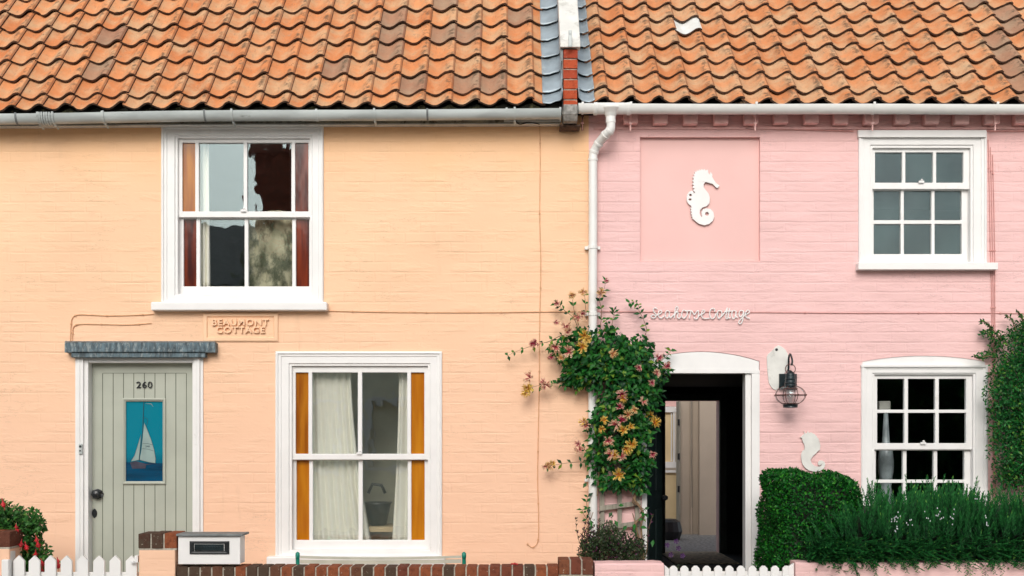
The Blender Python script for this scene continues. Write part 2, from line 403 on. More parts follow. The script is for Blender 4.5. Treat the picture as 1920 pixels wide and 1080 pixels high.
        if bevel:
            b = o.modifiers.new('bevel', 'BEVEL'); b.width = bevel; b.segments = seg; b.limit_method = 'ANGLE'; b.angle_limit = math.radians(angle)
        return o
def rect(px0, px1, py0, py1, y=0.0):
    return [(X(px0, y), Z(py1, y)), (X(px1, y), Z(py1, y)), (X(px1, y), Z(py0, y)), (X(px0, y), Z(py0, y))]
def R4(px0, px1, py0, py1, y=0.0): return (X(px0, y), X(px1, y), Z(py1, y), Z(py0, y))
def catmull(pts, n=6, closed=False):
    pts = [Vector(p) for p in pts]; out = []; N = len(pts)
    for i in range(N if closed else N-1):
        if closed: p0, p1, p2, p3 = pts[i-1], pts[i], pts[(i+1) % N], pts[(i+2) % N]
        else: p0, p1, p2, p3 = pts[max(i-1, 0)], pts[i], pts[i+1], pts[min(i+2, N-1)]
        for k in range(n):
            t = k/n; out.append(.5*((2*p1)+(-p0+p2)*t+(2*p0-5*p1+4*p2-p3)*t*t+(-p0+3*p1-3*p2+p3)*t**3))
    if not closed: out.append(pts[-1])
    return out
def text_mesh(name, body, size, m, parent, loc, extrude=.004, offset=.0, spacing=1.0, bevel=0.0, sx=1.0, shear=0.0):
    cu = bpy.data.curves.new(name, 'FONT'); cu.body = body; cu.size = size; cu.extrude = extrude; cu.offset = offset
    cu.align_x = 'CENTER'; cu.align_y = 'CENTER'; cu.space_character = spacing; cu.bevel_depth = bevel; cu.shear = shear
    o = bpy.data.objects.new(name, cu); COL.objects.link(o)
    bpy.context.view_layer.update()
    me = bpy.data.meshes.new_from_object(o.evaluated_get(bpy.context.evaluated_depsgraph_get()))
    bpy.data.objects.remove(o); bpy.data.curves.remove(cu)
    me.transform(Matrix.Translation(loc) @ Matrix.Rotation(PI/2, 4, 'X') @ Matrix.Diagonal((sx, 1, 1, 1)))
    me.name = name; me.materials.clear(); me.materials.append(m)
    q = bpy.data.objects.new(name, me); COL.objects.link(q); q.parent = parent
    if parent is not None and parent.type == 'EMPTY': q.location = -Vector(parent.location)
    return q
def struct(name, mb, m): return tag(mb.build(name, m), kind='structure')

# ------------------------------------------------------------------ ground
b = MB(); b.box(-300, 300, -300, 300, -.60, -.16); struct('ground', b, m_soil)
b = MB(); b.box(-40, 40, -1.25, 0, -.156, -.10); struct('front_garden', b, m_soil)
b = MB(); b.box(-40, 40, -3.0, -1.25, -.156, -.104); struct('pavement', b, m_pave)
b = MB(); b.box(-40, 40, -3.13, -3.0, -.156, -.10); b.box(-40, 40, -8.13, -8.0, -.156, -.10); struct('kerb', b, m_kerb)
b = MB(); b.box(-40, 40, -8.0, -3.13, -.156, -.14); struct('road', b, m_asph)
b = MB(); b.box(-40, 40, -11.9, -8.13, -.156, -.10); struct('opposite_pavement', b, m_pave)

# ------------------------------------------------------------------ cottages: walls
XL, XM, XR, YB = -6.2, X(1104), 6.4, 6.5     # left end, party line, right end, back wall
peach = thing('cottage', 'peach painted brick cottage with sage green door and grey gutter', 'house', (-3, 0, 0))
pink = thing('cottage', 'pink painted brick cottage with white gutter and open dark doorway', 'house', (3, 0, 0))
def arch(px0, px1, py_bot, py_spring, py_peak, n=12):
    pts = [(px0, py_bot), (px1, py_bot)]
    for k in range(n+1):
        t = k/n; x = px1+(px0-px1)*t; pts.append((x, py_spring+(py_peak-py_spring)*(1-(2*t-1)**2)))
    return [(X(a), Z(c)) for a, c in pts]
TOP = 3.885
wb = MB()
wb.plate([(XL, -.3), (XM, -.3), (XM, TOP), (XL, TOP)],
         [rect(306, 605, 236, 570), rect(521, 827, 661, 1044), [(X(143), -.1), (X(381), -.1), (X(381), Z(664)), (X(143), Z(664))]], 0, .16)
wb.box(XL, XL+.2, .16, 4, -.3, TOP); wb.box(XL+.2, XM, 3.8, 4, -.3, TOP)
wb.build('wall', m_peach, peach)
wb = MB()
wb.plate([(XM, -.3), (XR, -.3), (XR, TOP), (XM, TOP)],
         [rect(1612, 1846, 250, 496), arch(1617, 1848, 992, 678, 667), arch(1204, 1424, 1213, 677, 659), rect(1200, 1425, 257, 490)], 0, .16)
wb.box(XR-.2, XR, .16, 4, -.3, TOP); wb.box(XM, XR-.2, 3.8, 4, 2.4, TOP); wb.box(XR-.2, XR, 4, YB, -.3, 2.3); wb.box(XM, XR-.2, 4.001, YB, 2.31, 2.4)  # low rear range shaped to let daylight reach the back room
dx0, dx1 = 1.949, 2.638
wb.box(XM, dx0, YB-.2, YB, -.3, 2.3); wb.box(dx1, XR-.2, YB-.2, YB, -.3, 2.3); wb.box(dx0, dx1, YB-.2, YB, 1.95, 2.3); wb.box(XM, XM+.08, 4, YB-.2, -.3, 2.3)
wb.build('wall', m_pink, pink)
# blind recessed panel with its sloping sill
b = MB(); r = rect(1199, 1426, 256, 491)
b.box(r[0][0], r[1][0], .035, .10, r[0][1], r[2][1])
b.add([(r[0][0], .002, r[0][1]+.001), (r[1][0], .002, r[0][1]+.001), (r[1][0], .034, r[0][1]+.022), (r[0][0], .034, r[0][1]+.022)], [(0, 1, 2, 3)])
b.build('recessed_panel', m_pinks, pink)
# interiors
def room(name, x0, x1, y0, y1, z0, z1, m, parent, back_hole=None):
    b = MB(); t = .02
    b.box(x0, x1, y0, y1, z0-t, z0); b.box(x0, x1, y0, y1, z1, z1+t)
    b.box(x0-t, x0, y0, y1, z0, z1); b.box(x1, x1+t, y0, y1, z0, z1)
    if back_hole:
        h0, h1, hz = back_hole
        b.box(x0, h0, y1-t, y1, z0, z1); b.box(h1, x1, y1-t, y1, z0, z1); b.box(h0, h1, y1-t, y1, hz, z1)
    else: b.box(x0, x1, y1-t, y1, z0, z1)
    return b.build(name, m, parent)
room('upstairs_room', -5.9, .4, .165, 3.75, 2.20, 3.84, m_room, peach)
room('downstairs_room', -5.9, .4, .165, 1.25, 0, 2.12, m_roomc, peach)  # back wall brought forward to lighten the right pane
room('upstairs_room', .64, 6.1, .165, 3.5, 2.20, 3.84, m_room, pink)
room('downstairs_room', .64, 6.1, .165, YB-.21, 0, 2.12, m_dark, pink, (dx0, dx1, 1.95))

# ------------------------------------------------------------------ sash windows
def sash_window(parent, name_label, outer, inner, sill, panes, meet, side=None, arch_px=None, gm=None, side_mats=None, split=None, head=None):
    """outer/inner = px rects; panes=[(x0,x1)], rows=[(y0,y1,'u'|'l')]; one casing + two sashes"""
    b = MB(); o, i = R4(*outer), R4(*inner)
    b.ring(o, i, [(0, .02), (0, -.016), (.10, -.022), (.16, -.022), (.18, -.012), (.34, -.012), (.37, -.006), (.82, -.006), (.86, .004), (1, .004), (1, .12)])
    if arch_px:
        x0, x1, y0, ysp, ypk = arch_px
        b.plate(arch(x0, x1, y0, ysp, ypk), [], .006, .05)
        b.box(X(x0-1), X(x1+1), -.024, .005, Z(y0+3), Z(y0-1))
    if head: b.box(*[X(head[0]), X(head[1]), -.034, .0, Z(head[3]), Z(head[2])])
    win = b.build('window', m_white, parent, bevel=.0025); tag(win, name_label)
    xs, rows = panes
    for part, yf, depth in (('u', .028, .035), ('l', .062, .035)):
        rr = [r for r in rows if r[2] == part]
        top = inner[2]-2 if part == 'u' else meet[0]+1; bot = meet[1] if part == 'u' else inner[3]+1
        x0, x1 = inner[0]-1, inner[1]+1
        holes = [rect(a, c, r[0], r[1]) for r in rr for a, c in xs]
        s = MB(); s.plate(rect(x0, x1, top, bot), holes, yf, yf+depth)
        s.build('sash', m_white, win, bevel=.003)
        for r in rr:
            g = MB(); gx0, gx1 = (split if split else (xs[0][0], xs[-1][1]))
            gy = yf+depth*.55
            g.box(X(gx0-2), X(gx1+2), gy, gy+.003, Z(r[1]+2), Z(r[0]-2)); g.build('glass', gm, win)
            if side_mats:
                for q, (a, c) in enumerate((xs[0], xs[-1])):
                    g = MB(); g.box(X(a-2), X(c+2), gy, gy+.003, Z(r[1]+2), Z(r[0]-2))
                    g.build('stained_glass', side_mats[(part, q)], win)
    if sill:
        s = MB(); s.box(X(sill[0]), X(sill[1]), -.075, .01, Z(sill[3]), Z(sill[2])); s.build('sill', m_white, win, bevel=.010 if parent is peach else .004, seg=3)
    # catch on the meeting rail
    cx = (outer[0]+outer[1])/2
    k = MB(); k.box(X(cx-5), X(cx+5), .012, .026, Z(meet[0]+1), Z(meet[0]-3)); k.lathe([(.008, 0), (.010, .008), (.004, .014)], (X(cx+1), .018, Z(meet[0]-3)), 10)
    k.build('catch', m_white, win)
    return win
w1 = sash_window(peach, 'upper window with two wide panes between narrow dark amber panes', (303, 607, 232, 570), (333, 581, 259, 551), (288, 616, 568, 584),
    ([(340, 364), (371, 455), (462, 545), (552, 577)], [(266, 395, 'u'), (408, 535, 'l')]), (395, 406), gm=m_glassu,
    side_mats={('u', 0): m_amber, ('u', 1): m_ruby, ('l', 0): m_ruby, ('l', 1): m_ruby}, split=(371, 545))
w2 = sash_window(peach, 'lower window with two wide panes between narrow orange panes', (517, 829, 659, 1044), (547, 802, 686, 1031), (503, 836, 1042, 1058),
    ([(553, 577), (584, 670), (678, 763), (770, 795)], [(698, 851, 'u'), (863, 1014, 'l')]), (851, 862), gm=m_glass,
    side_mats={('u', 0): m_amber, ('u', 1): m_orange, ('l', 0): m_orange, ('l', 1): m_orange}, split=(584, 763))
w3 = sash_window(pink, 'upper nine pane window with blue grey sky tint painted on the glass', (1609, 1849, 247, 497), (1636, 1820, 277, 491), (1604, 1864, 495, 508),
    ([(1643, 1694), (1700, 1752), (1758, 1809)], [(284, 341, 'u'), (354, 410, 'l'), (417, 474, 'l')]), (341, 353), gm=m_glassf, head=(1607, 1846, 246, 259))
w4 = sash_window(pink, 'lower black paned window under a shallow white arch', (1614, 1851, 686, 990), (1640, 1825, 702, 975), (1606, 1860, 988, 1000),
    ([(1647, 1698), (1705, 1756), (1763, 1814)], [(710, 768, 'u'), (774, 831, 'u'), (845, 900, 'l'), (906, 962, 'l')]), (832, 843), gm=m_glassd, arch_px=(1614, 1850, 685.5, 677.5, 667))

# curtains behind the glass
def curtain(label, pts_top, pts_bot, pyt, pyb, y, folds, amp=.018):
    b = MB(); n = folds*8; m = 14; vs = []; fs = []
    for j in range(m+1):
        v = j/m
        e = v**1.6
        xa = pts_top[0]+(pts_bot[0]-pts_top[0])*e; xb = pts_top[1]+(pts_bot[1]-pts_top[1])*e
        for i in range(n+1):
            u = i/n; ph = u*folds*2*PI
            vs.append((X(xa+(xb-xa)*u, y), y+amp*math.sin(ph+.8*math.sin(3*v+u*5))*(.5+.5*v)+.004*math.sin(37*u), Z(pyt+(pyb-pyt)*v, y)))
    for j in range(m):
        for i in range(n): a = j*(n+1)+i; fs.append((a, a+1, a+n+2, a+n+1))
    b.add(vs, fs); o = b.build('curtain', m_curt, smooth=True)
    md = o.modifiers.new('solid', 'SOLIDIFY'); md.thickness = .003
    tag(o, label, 'curtain', 'cream curtains behind the peach cottage windows'); return o
curtain('wide cream curtain gathered in the left of the lower peach cottage window', (575, 658), (575, 698), 696, 1030, .135, 7)
curtain('narrow cream curtain hanging at the right of the lower peach cottage window', (748, 800), (734, 800), 696, 1030, .135, 4)
curtain('thin white curtain at the left side of the upper peach cottage window', (366, 392), (366, 394), 262, 548, .135, 3)
_t = NT('mottled_cream_olive_reflection'); _n = _t.noise(7, 5, _t.co((1.4, 1, .8)), .65); _k = _t.mix(_t.ramp(_n, .40, .60), (.09, .10, .06), (.42, .40, .27))
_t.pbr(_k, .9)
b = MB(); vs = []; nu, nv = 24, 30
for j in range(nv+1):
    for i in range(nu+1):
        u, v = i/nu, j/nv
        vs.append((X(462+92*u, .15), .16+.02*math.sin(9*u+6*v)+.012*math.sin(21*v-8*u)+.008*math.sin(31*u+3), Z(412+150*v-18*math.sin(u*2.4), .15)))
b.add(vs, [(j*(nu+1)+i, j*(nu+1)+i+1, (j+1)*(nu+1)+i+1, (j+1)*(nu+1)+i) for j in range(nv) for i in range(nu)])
o = b.build('reflection_sheet', _t.m, smooth=True); o.modifiers.new('solid', 'SOLIDIFY').thickness = .003  # added sheet carrying the pane's mottled reflection as colour
tag(o, 'olive and cream sheet added as the reflection in the lower right pane of the upper peach window', 'reflection_sheet')
# pale ornament standing inside the lower pink window
t = thing('table_lamp', 'pale table lamp with a square top behind the lower pink cottage window', 'lamp', (X(1661, .3), .3, Z(985, .3)))
b = MB(); b.box(X(1646, .3), X(1668, .3), .27, .33, Z(772, .3), Z(752, .3)); b.build('lamp_shade', m_offwhite, t, bevel=.008)
b = MB(); z0 = Z(985, .3)
b.lathe([(.05, 0), (.075, .08), (.06, .2), (.04, .30), (.048, .36), (.058, .42), (.06, .50), (.05, .58), (.03, .64), (.015, Z(772, .3)-z0)], (X(1661, .3), .3, z0), 20)
b.build('lamp_base', m_blueglaze, t, smooth=True)
b = MB(); b.box(X(1640, .3), X(1700, .3), .18, .42, 0, z0-.002); b.build('window_side_table', m_room); 
tag(bpy.data.objects['window_side_table'], 'low side table carrying the pale lamp inside the lower pink window', 'table')
# dark tub shape added in place of a reflection in the lower peach window
b = MB(); b.lathe([(.05, 0), (.07, .01), (.10, .16), (.115, .18), (.10, .17), (.09, .1)], (X(708, .35), .36, Z(985, .35)), 24)
b.tube([(X(690, .35), .36, Z(925, .35)), (X(698, .35), .36, Z(908, .35)), (X(715, .35), .36, Z(910, .35)), (X(722, .35), .36, Z(925, .35))], .012, 8)
tag(b.build('dark_round_shape', m_black, smooth=True), 'dark round shape added for a reflection in the lower peach cottage window', 'dark_round_shape')
b = MB(); b.box(X(600, .3), X(800, .3), .2, .6, Z(985, .35)-.04, Z(985, .35)-.002)
for xx in (605, 790):
    for yy in (.22, .56): b.box(X(xx, .3), X(xx, .3)+.03, yy, yy+.03, 0, Z(985, .35)-.041)
tag(b.build('added_window_table', m_cream), 'table added inside the lower peach window to hold the dark round shape', 'table')

# ------------------------------------------------------------------ peach cottage door
dr = MB()                                             # tongue-and-groove leaf
yL = .075
dr.plate(rect(166, 362, 679, 1186), [rect(229, 301, 751, 904)], yL, yL+.04)
door = dr.build('door', m_sage, peach, bevel=.002)
g = MB()
for gx in (186, 206, 225.5, 245, 265, 285, 304.5, 324.5, 344.5):
    if 222 < gx < 308: g.pbox(gx-.6, gx+.6, 699, 746, yL-.0012, yL+.002, ref=0); g.pbox(gx-.6, gx+.6, 909, 1180, yL-.0012, yL+.002, ref=0)
    else: g.pbox(gx-.6, gx+.6, 699, 1180, yL-.0012, yL+.002, ref=0)
g.pbox(186.8, 344, 698.2, 699, yL-.0012, yL+.002, ref=0)
g.build('board_groove', m_groove, door)
g = MB(); g.ring(R4(224.5, 305.5, 746, 908.5), R4(230, 300, 752, 903), [(0, yL-.001), (0, yL-.014), (.4, yL-.016), (.8, yL-.008), (1, yL-.006), (1, yL+.01)]); g.build('glazing_bead', m_sage, door, bevel=.001)
pane = MB(); pane.pbox(228, 302, 750, 905, yL+.006, yL+.012, ref=0); pane = pane.build('picture_glass', m_bluegl, door)
def dp(x, y): return (X(219.3+x/5.14), Z(700+y/5.14))
g = MB(); yy = yL+.004
g.plate([dp(40, 920), dp(415, 920), dp(415, 1050), dp(40, 1050)], [], yy, yy+.002); g.plate([dp(40, 858), dp(415, 868), dp(415, 918), dp(40, 918)], [], yy, yy+.002)
g.build('painted_sea', m_sea, door)
g = MB(); yy = yL+.002
g.plate([dp(*q) for q in ((232, 478), (262, 540), (300, 640), (330, 740), (342, 820), (340, 866), (280, 858), (188, 835), (205, 740), (218, 620))], [], yy, yy+.0015)
g.plate([dp(*q) for q in ((200, 590), (192, 700), (180, 835), (105, 850), (140, 790), (170, 690))], [], yy, yy+.0015); g.build('painted_sail', m_sail, door)
g = MB(); g.plate([dp(*q) for q in ((95, 862), (150, 848), (250, 876), (345, 872), (250, 885), (245, 920), (115, 920))], [], yy, yy+.0015); g.build('painted_hull', m_hull, door)
g = MB()
def pline(pts, w):
    g.tube([(dp(*q)[0], yL+.0015, dp(*q)[1]) for q in pts], w, 5)
pline([(228, 265), (222, 440), (214, 600), (180, 850)], .0022); pline([(225, 430), (245, 425), (268, 440), (255, 510)], .0012)
pline([(232, 470), (262, 540), (300, 640), (330, 740), (345, 830)], .0011); pline([(200, 590), (170, 690), (140, 790), (100, 855)], .0011)
pline([(218, 676), (270, 678), (318, 692)], .0013); pline([(212, 726), (270, 732), (326, 750)], .0013); pline([(185, 835), (280, 860), (345, 868)], .0013)
g.build('painted_rigging', m_line, door)
text_mesh('sail_number', '240', .042*.32*5.2/4, m_line, door, (dp(265, 705)[0], yL+.0018, dp(265, 705)[1]), .0006, .0003, sx=1.3)
g = MB(); g.tube([(dp(245, 288)[0], yL+.002, dp(245, 288)[1]), (dp(300, 292)[0], yL+.002, dp(300, 292)[1]), (dp(320, 318)[0], yL+.002, dp(320, 318)[1])], [.001, .003, .001], 5); g.build('painted_pennant', m_sail, door)
text_mesh('house_number', '260', .068, m_black, door, (X(265.5), yL-.006, Z(721.5)), .004, .0007, 1.12, sx=1.12)
k = MB(); k.lathe([(.012, 0), (.012, -.02), (.030, -.028), (.036, -.042), (.026, -.056), (.006, -.062)], (X(177), yL, Z(927)), 8, axis='y')
k.add([(X(177)+.048*math.cos(a), yL-.004-.012*(q % 2), Z(927)+.040*math.sin(a)) for q, a in enumerate([i*PI/4 for i in range(8)])]+[(X(177), yL-.02, Z(927))], [(i, (i+1) % 8, 8) for i in range(8)])
k.build('door_knob', m_black, door, bevel=.002)
k = MB(); k.plate([(X(171)+.020*math.cos(a)*(abs(math.cos(a))**.6), Z(963.5)+.036*math.sin(a)) for a in [i*2*PI/16 for i in range(16)]], [], yL-.007, yL); k.build('keyhole_cover', m_black, door, bevel=.002)
# door casing
fr = MB()
for a, c, yf in ((142, 147, -.012), (147, 152, -.026), (152, 158, -.022), (158, 166, -.006)):
    fr.box(X(a), X(c), yf, .11, -.1, Z(671))
for a, c, yf in ((376, 381.5, -.012), (370, 376, -.026), (365, 370, -.022), (361, 365, -.006)):
    fr.box(X(a), X(c), yf, .11, -.1, Z(671))
fr.box(X(166), X(361), -.003, .11, Z(680), Z(671))
fr.build('door_frame', m_white, peach, bevel=.0025)
b = MB(); b.box(X(152), X(375), -.03, .12, -.1, -.01); b.build('doorstep', m_stone, peach, bevel=.006)
cn = MB()
cn.box(X(121.5, -.07), X(404, -.07), -.075, .02, Z(661, -.07), Z(642, -.07)); cn.box(X(134, -.06), X(385, -.06), -.066, .02, Z(670, -.06), Z(661, -.07)-.002)
cn.box(X(134, -.07), X(385, -.07), -.081, -.076, Z(660, -.07), Z(655.5, -.07))
cn.add([(X(122, -.07), -.074, Z(642, -.07)+.001), (X(403.5, -.07), -.074, Z(642, -.07)+.001), (X(403), .0, Z(639.5)), (X(122), .0, Z(639.5))], [(0, 1, 2, 3)])
cn.build('canopy', m_leadc, peach, bevel=.004)
db = MB(); db.pbox(151, 157, 832, 851, -.040, -.024, ref=0); db = db.build('doorbell', m_gut, peach, bevel=.003)
k = MB(); k.lathe([(.006, 0), (.006, -.004)], (X(154), -.040, Z(845)), 10, axis='y'); k.box(X(152.2), X(155.8), -.042, -.039, Z(839), Z(835)); k.build('bell_button', m_black, db)
# cast name plaque
pl = MB(); pl.ring(R4(381, 522, 587.5, 640.5), R4(390, 513, 595, 632), [(0, .003), (0, -.010), (.25, -.014), (.8, -.014), (1, -.002)])
pl.box(X(389.5), X(513.5), -.003, .005, Z(632.5), Z(594.5))
for sx_, ox in ((1, 390), (-1, 513)):                                # notched inner corners and scrolls
    for sy_, oy in ((1, 595), (-1, 632)):
        pl.tube(catmull([P(ox+sx_*9, oy+sy_*1, -.004), P(ox+sx_*9, oy+sy_*4, -.003), P(ox+sx_*5, oy+sy_*6, -.003), P(ox+sx_*1, oy+sy_*7, -.002)], 4), .0025, 6)
        pl.tube([P(ox+sx_*2, oy+sy_*12, -.002), P(ox+sx_*6, oy+sy_*11, -.002)], [.0025, .001], 6)
plq = pl.build('name_plaque', m_peachs, peach, bevel=.002)
text_mesh('plaque_lettering', 'BEAUMONT', .066, m_peachs, plq, (X(451), -.012, Z(605.2)), .010, .0016, 1.16, sx=1.08)
text_mesh('plaque_lettering', 'COTTAGE', .066, m_peachs, plq, (X(452), -.012, Z(619.5)), .010, .0016, 1.16, sx=1.08)
# painted-over cables
def cable(parent, m, pts, r=.0032, clips=True):
    c = MB(); p3 = catmull([P(a, c2, -.006) for a, c2 in pts], 5); c.tube(p3, r, 6)
    if clips:
        for i in range(3, len(p3)-1, 7): c.box(p3[i].x-.006, p3[i].x+.006, -.012, 0, p3[i].z-.005, p3[i].z+.005)
    c.build('cable', m, parent, smooth=False)
cable(peach, m_wirep, [(1012, 236), (1013, 300), (1012, 400), (1014, 500), (1012, 600), (1011, 720), (1009, 830), (1008, 900), (1010, 970), (1009, 1012), (1003, 1024), (996, 1026), (988, 1019)])
cable(peach, m_wirep, [(616, 583), (700, 585), (800, 586), (900, 586), (1000, 585), (1100, 584)])
cable(peach, m_wirep, [(288, 589), (250, 591), (200, 592), (150, 590), (136, 596), (133, 612), (132, 640)])
cable(peach, m_wirep, [(284, 606), (240, 609), (190, 608), (150, 608), (138, 613), (136, 628), (136, 641)])
cable(pink, m_wirek, [(1118, 584), (1200, 585), (1300, 585), (1450, 586), (1600, 587), (1750, 587), (1857, 587), (1960, 588), (2200, 588)])
cable(pink, m_wirek, [(1118, 240), (1200, 240), (1400, 241), (1600, 246)], .006); cable(pink, m_wirek, [(1850, 246), (1950, 246), (2300, 246)], .006)
for q, off in enumerate((0, 4, 8)):
    cable(pink, m_wirek, [(1853+off, 262+q*14), (1855+off, 360), (1857+off, 470), (1859+off*.8, 540), (1860+off*.7, 640), (1862+off*.6, 760), (1862+off*.6, 930)], .0035)

# ------------------------------------------------------------------ pink cottage door
fr = MB()
fr.plate(arch(1205, 1423, 694, 678, 660), [], -.004, .06)
fr.box(X(1203), X(1424), -.012, .10, Z(700), Z(694)-.001)
fr.box(X(1203), X(1213), -.008, .12, -.1, Z(700)-.001)
fr.box(X(1409), X(1424), -.010, .12, -.1, Z(700)-.001); fr.box(X(1398), X(1409)-.001, .01, .12, -.1, Z(700)-.001)
fr.build('door_frame', m_white, pink, bevel=.003)
b = MB(); b.box(X(1200), X(1428), -.03, .3, -.1, -.01); b.build('doorstep', m_stone, pink, bevel=.006)
phi = math.radians(73); hx, hy = X(1214), .12
b = MB(); Lf = .74
d = Vector((math.cos(phi), math.sin(phi), 0)); nrm = Vector((-d.y, d.x, 0))
def dq(s, w, z): q = Vector((hx, hy, 0))+d*s+nrm*w; return (q.x, q.y, z)
def dbox(mb, s0, s1, w0, w1, z0, z1):
    mb.add([dq(s, w, z) for s in (s0, s1) for w in (w0, w1) for z in (z0, z1)], [(0, 1, 3, 2), (4, 6, 7, 5), (0, 4, 5, 1), (2, 3, 7, 6), (0, 2, 6, 4), (1, 5, 7, 3)])
dbox(b, 0, Lf, 0, .04, .01, 1.94)
for s0, s1, z0, z1 in ((.1, .34, .2, .9), (.42, .66, .2, .9), (.1, .34, 1.05, 1.8), (.42, .66, 1.05, 1.8)): dbox(b, s0, s1, -.006, -.0005, z0, z1)
pdoor = b.build('door', m_ddoor, pink, bevel=.003)
b = MB(); q = dq(.67, -.03, .98); b.lathe([(.01, -.02), (.026, -.01), (.028, .012), (.012, .024)], q, 12); b.build('door_knob', m_black, pdoor)
# back room past the far doorway, left roofless so daylight reaches its panelling
b = MB(); y1 = 11.0
b.box(1.2, 4.6, y1, y1+.1, -.05, 2.0)
b.build('roofless_room_wall', m_beige, pink)
b = MB(); b.box(1.0, 4.6, YB-.1, y1, -.12, -.001); b.build('roofless_room_floor', m_stone, pink)
b = MB(); b.box(1.9, 2.66, 5.0, YB-.02, .001, .012); b.build('rug', m_floor, pink, bevel=.004)
yb = 9.8
b = MB(); b.pbox(1236, 1268, 700, 762, yb, yb+.03); b.build('back_window_reveal', m_pinks, pink)
b = MB()
b.pbox(1230, 1270, 763, 773, yb-.03, yb+.02); b.pbox(1262, 1266, 773, 866, yb-.02, yb+.02); b.pbox(1268.5, 1272, 752, 1030, yb-.04, yb+.02)
b.pbox(1230, 1268, 866, 877, yb-.05, yb+.02); b.pbox(1248, 1268, 882, 886, yb-.08, yb-.02); b.pbox(1258, 1260, 775, 865, yb-.01, yb+.02)
b.build('back_window_frame', m_white, pink, bevel=.002)
b = MB(); b.pbox(1228, 1262, 773, 866, yb+.021, yb+.05); b.pbox(1246, 1268, 887, 1004, yb-.03, yb+.02); b.build('back_window_panel', m_cream, pink)
yb = 9.3
b = MB(); b.pbox(1273, 1276, 752, 1032, yb, yb+.3); 
b.build('back_door_edge', m_timber, pink)
b = MB(); b.pbox(1276, 1294, 700, 1028, yb+.15, yb+.2); b.pbox(1294.5, 1298, 700, 1028, yb+.10, yb+.2); b.pbox(1298.5, 1311, 700, 1028, yb+.17, yb+.2)
b.pbox(1311.5, 1347, 700, 1027, yb-.0, yb+.1)
b.pbox(1312, 1347, 1020, 1028, yb-.02, yb-.001); b.pbox(1276, 1311, 1022, 1029, yb+.08, yb+.099)
b.build('back_panelling', m_beige, pink, bevel=.004)
b = MB(); b.tube([P(1297, 700, 9.35), P(1296.5, 860, 9.35), P(1298, 952, 9.35)], .006, 5); b.build('pull_cord', m_timber, pink)
b = MB(); b.lathe([(.16, 0), (.2, .12), (.17, .26), (.10, .30)], (X(1254, 8.5), 8.5, -.001), 14); b.build('dark_tub', m_black, pink)
b = MB(); b.box(dx0-.09, dx0-.001, YB-.26, YB-.235, 0, 2.04); b.box(dx1+.001, dx1+.09, YB-.26, YB-.235, 0, 2.04); b.box(dx0-.001, dx1+.001, YB-.26, YB-.235, 1.951, 2.04); b.build('inner_architrave', m_ddoor, pink, bevel=.004)
for py in (792, 856, 917, 995): b = MB(); b.pbox(1270.5, 1274.5, py-6, py+6, yb-.02, yb-.002); b.build('hinge', m_black, pink)

# ------------------------------------------------------------------ roofs of real pantiles
def wave(u, A=.036):            # height of a pantile across its width, trough left of the middle, roll at the right
    u0 = .38; 
    if u < u0: return A*.5*(1-math.cos(PI*(u-u0)/.50))*.74
    if u < .92: return A*.5*(1-math.cos(PI*(u-u0)/.54))
    return A*(1-((u-.92)/.34)**2)
def make_roof(parent, theta, y0, z0, xs, s1, e, rows, A, mats, sag, xlim=None, grey=None, special=None):
    b = MB(); ct, st = math.cos(theta), math.sin(theta)
    L = e+.065; lift = .036; th = .015; wdt = .2; NU = 12
    rr = random.Random(3)
    for r_ in range(rows):
        sk = 0 if r_ == 0 else s1+(r_-1)*e
        ln = (s1+.065) if r_ == 0 else L
        for x0 in xs:
            js, jr, jh = rr.uniform(-.007, .007), rr.uniform(-.022, .022), rr.uniform(-.003, .004)
            jx = rr.uniform(-.003, .003); chip = rr.randint(0, NU) if rr.random() < .22 else -9; cd = rr.uniform(.006, .018)
            a1, a2 = rr.random(), rr.random()*.93
            if r_ > 0 and rr.random() < .05: js -= .006; jr += rr.uniform(-.02, .02)
            if grey:
                gs = grey(x0, r_, rr)
                if gs: a2 = 1.0
            vs = []; at = []
            for layer in (0, 1):
                for j, sv in enumerate((0, .25, .6, 1.0)):
                    for i in range(NU+1):
                        u = -.03+1.07*i/NU
                        if xlim and x0+u*wdt > xlim[1]: u = (xlim[1]-x0)/wdt
                        if xlim and x0+u*wdt < xlim[0]: u = (xlim[0]-x0)/wdt
                        s = sk+js+sv*ln + jr*(u-.5)*wdt+(cd if j == 0 and abs(i-chip) < 2 else 0)+(rr.uniform(-.0012, .0012) if j == 0 else 0)
                        h = .02+lift*(1-sv)+wave(u, A)+jh-(th if layer else 0)
                        if u > 1.0: h -= .004
                        x = x0+jx+u*wdt
                        vs.append((x, y0+s*ct-h*st, z0+s*st+h*ct+sag(x))); at.append((a1, a2, u))
            n1 = NU+1; N = 4*n1; fs = []; mi = []
            for j in range(3):
                for i in range(NU):
                    a = j*n1+i; fs.append((a, a+1, a+n1+1, a+n1)); mi.append(0)
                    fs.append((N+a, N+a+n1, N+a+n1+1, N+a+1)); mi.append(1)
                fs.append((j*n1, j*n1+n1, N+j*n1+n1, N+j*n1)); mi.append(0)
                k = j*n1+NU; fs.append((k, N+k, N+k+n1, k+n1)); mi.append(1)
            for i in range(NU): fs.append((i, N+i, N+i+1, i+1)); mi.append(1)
            m0 = 0
            if special and special(x0, r_): mi = [2 if q == 0 else q for q in mi]
            b.add(vs, fs, mi, at)
    o = b.build('roof', mats, parent, attr='tile')
    o.data.polygons.foreach_set('use_smooth', [True]*len(o.data.polygons))
    es = o.modifiers.new('sharp', 'EDGE_SPLIT'); es.split_angle = math.radians(50)
    return o
thL, thR = math.radians(50), math.radians(45.5)
sagL = lambda x: .012*min(0, x-.2) + .004*math.sin(x*1.7)
sagR = lambda x: .003*math.sin(x*2.1)
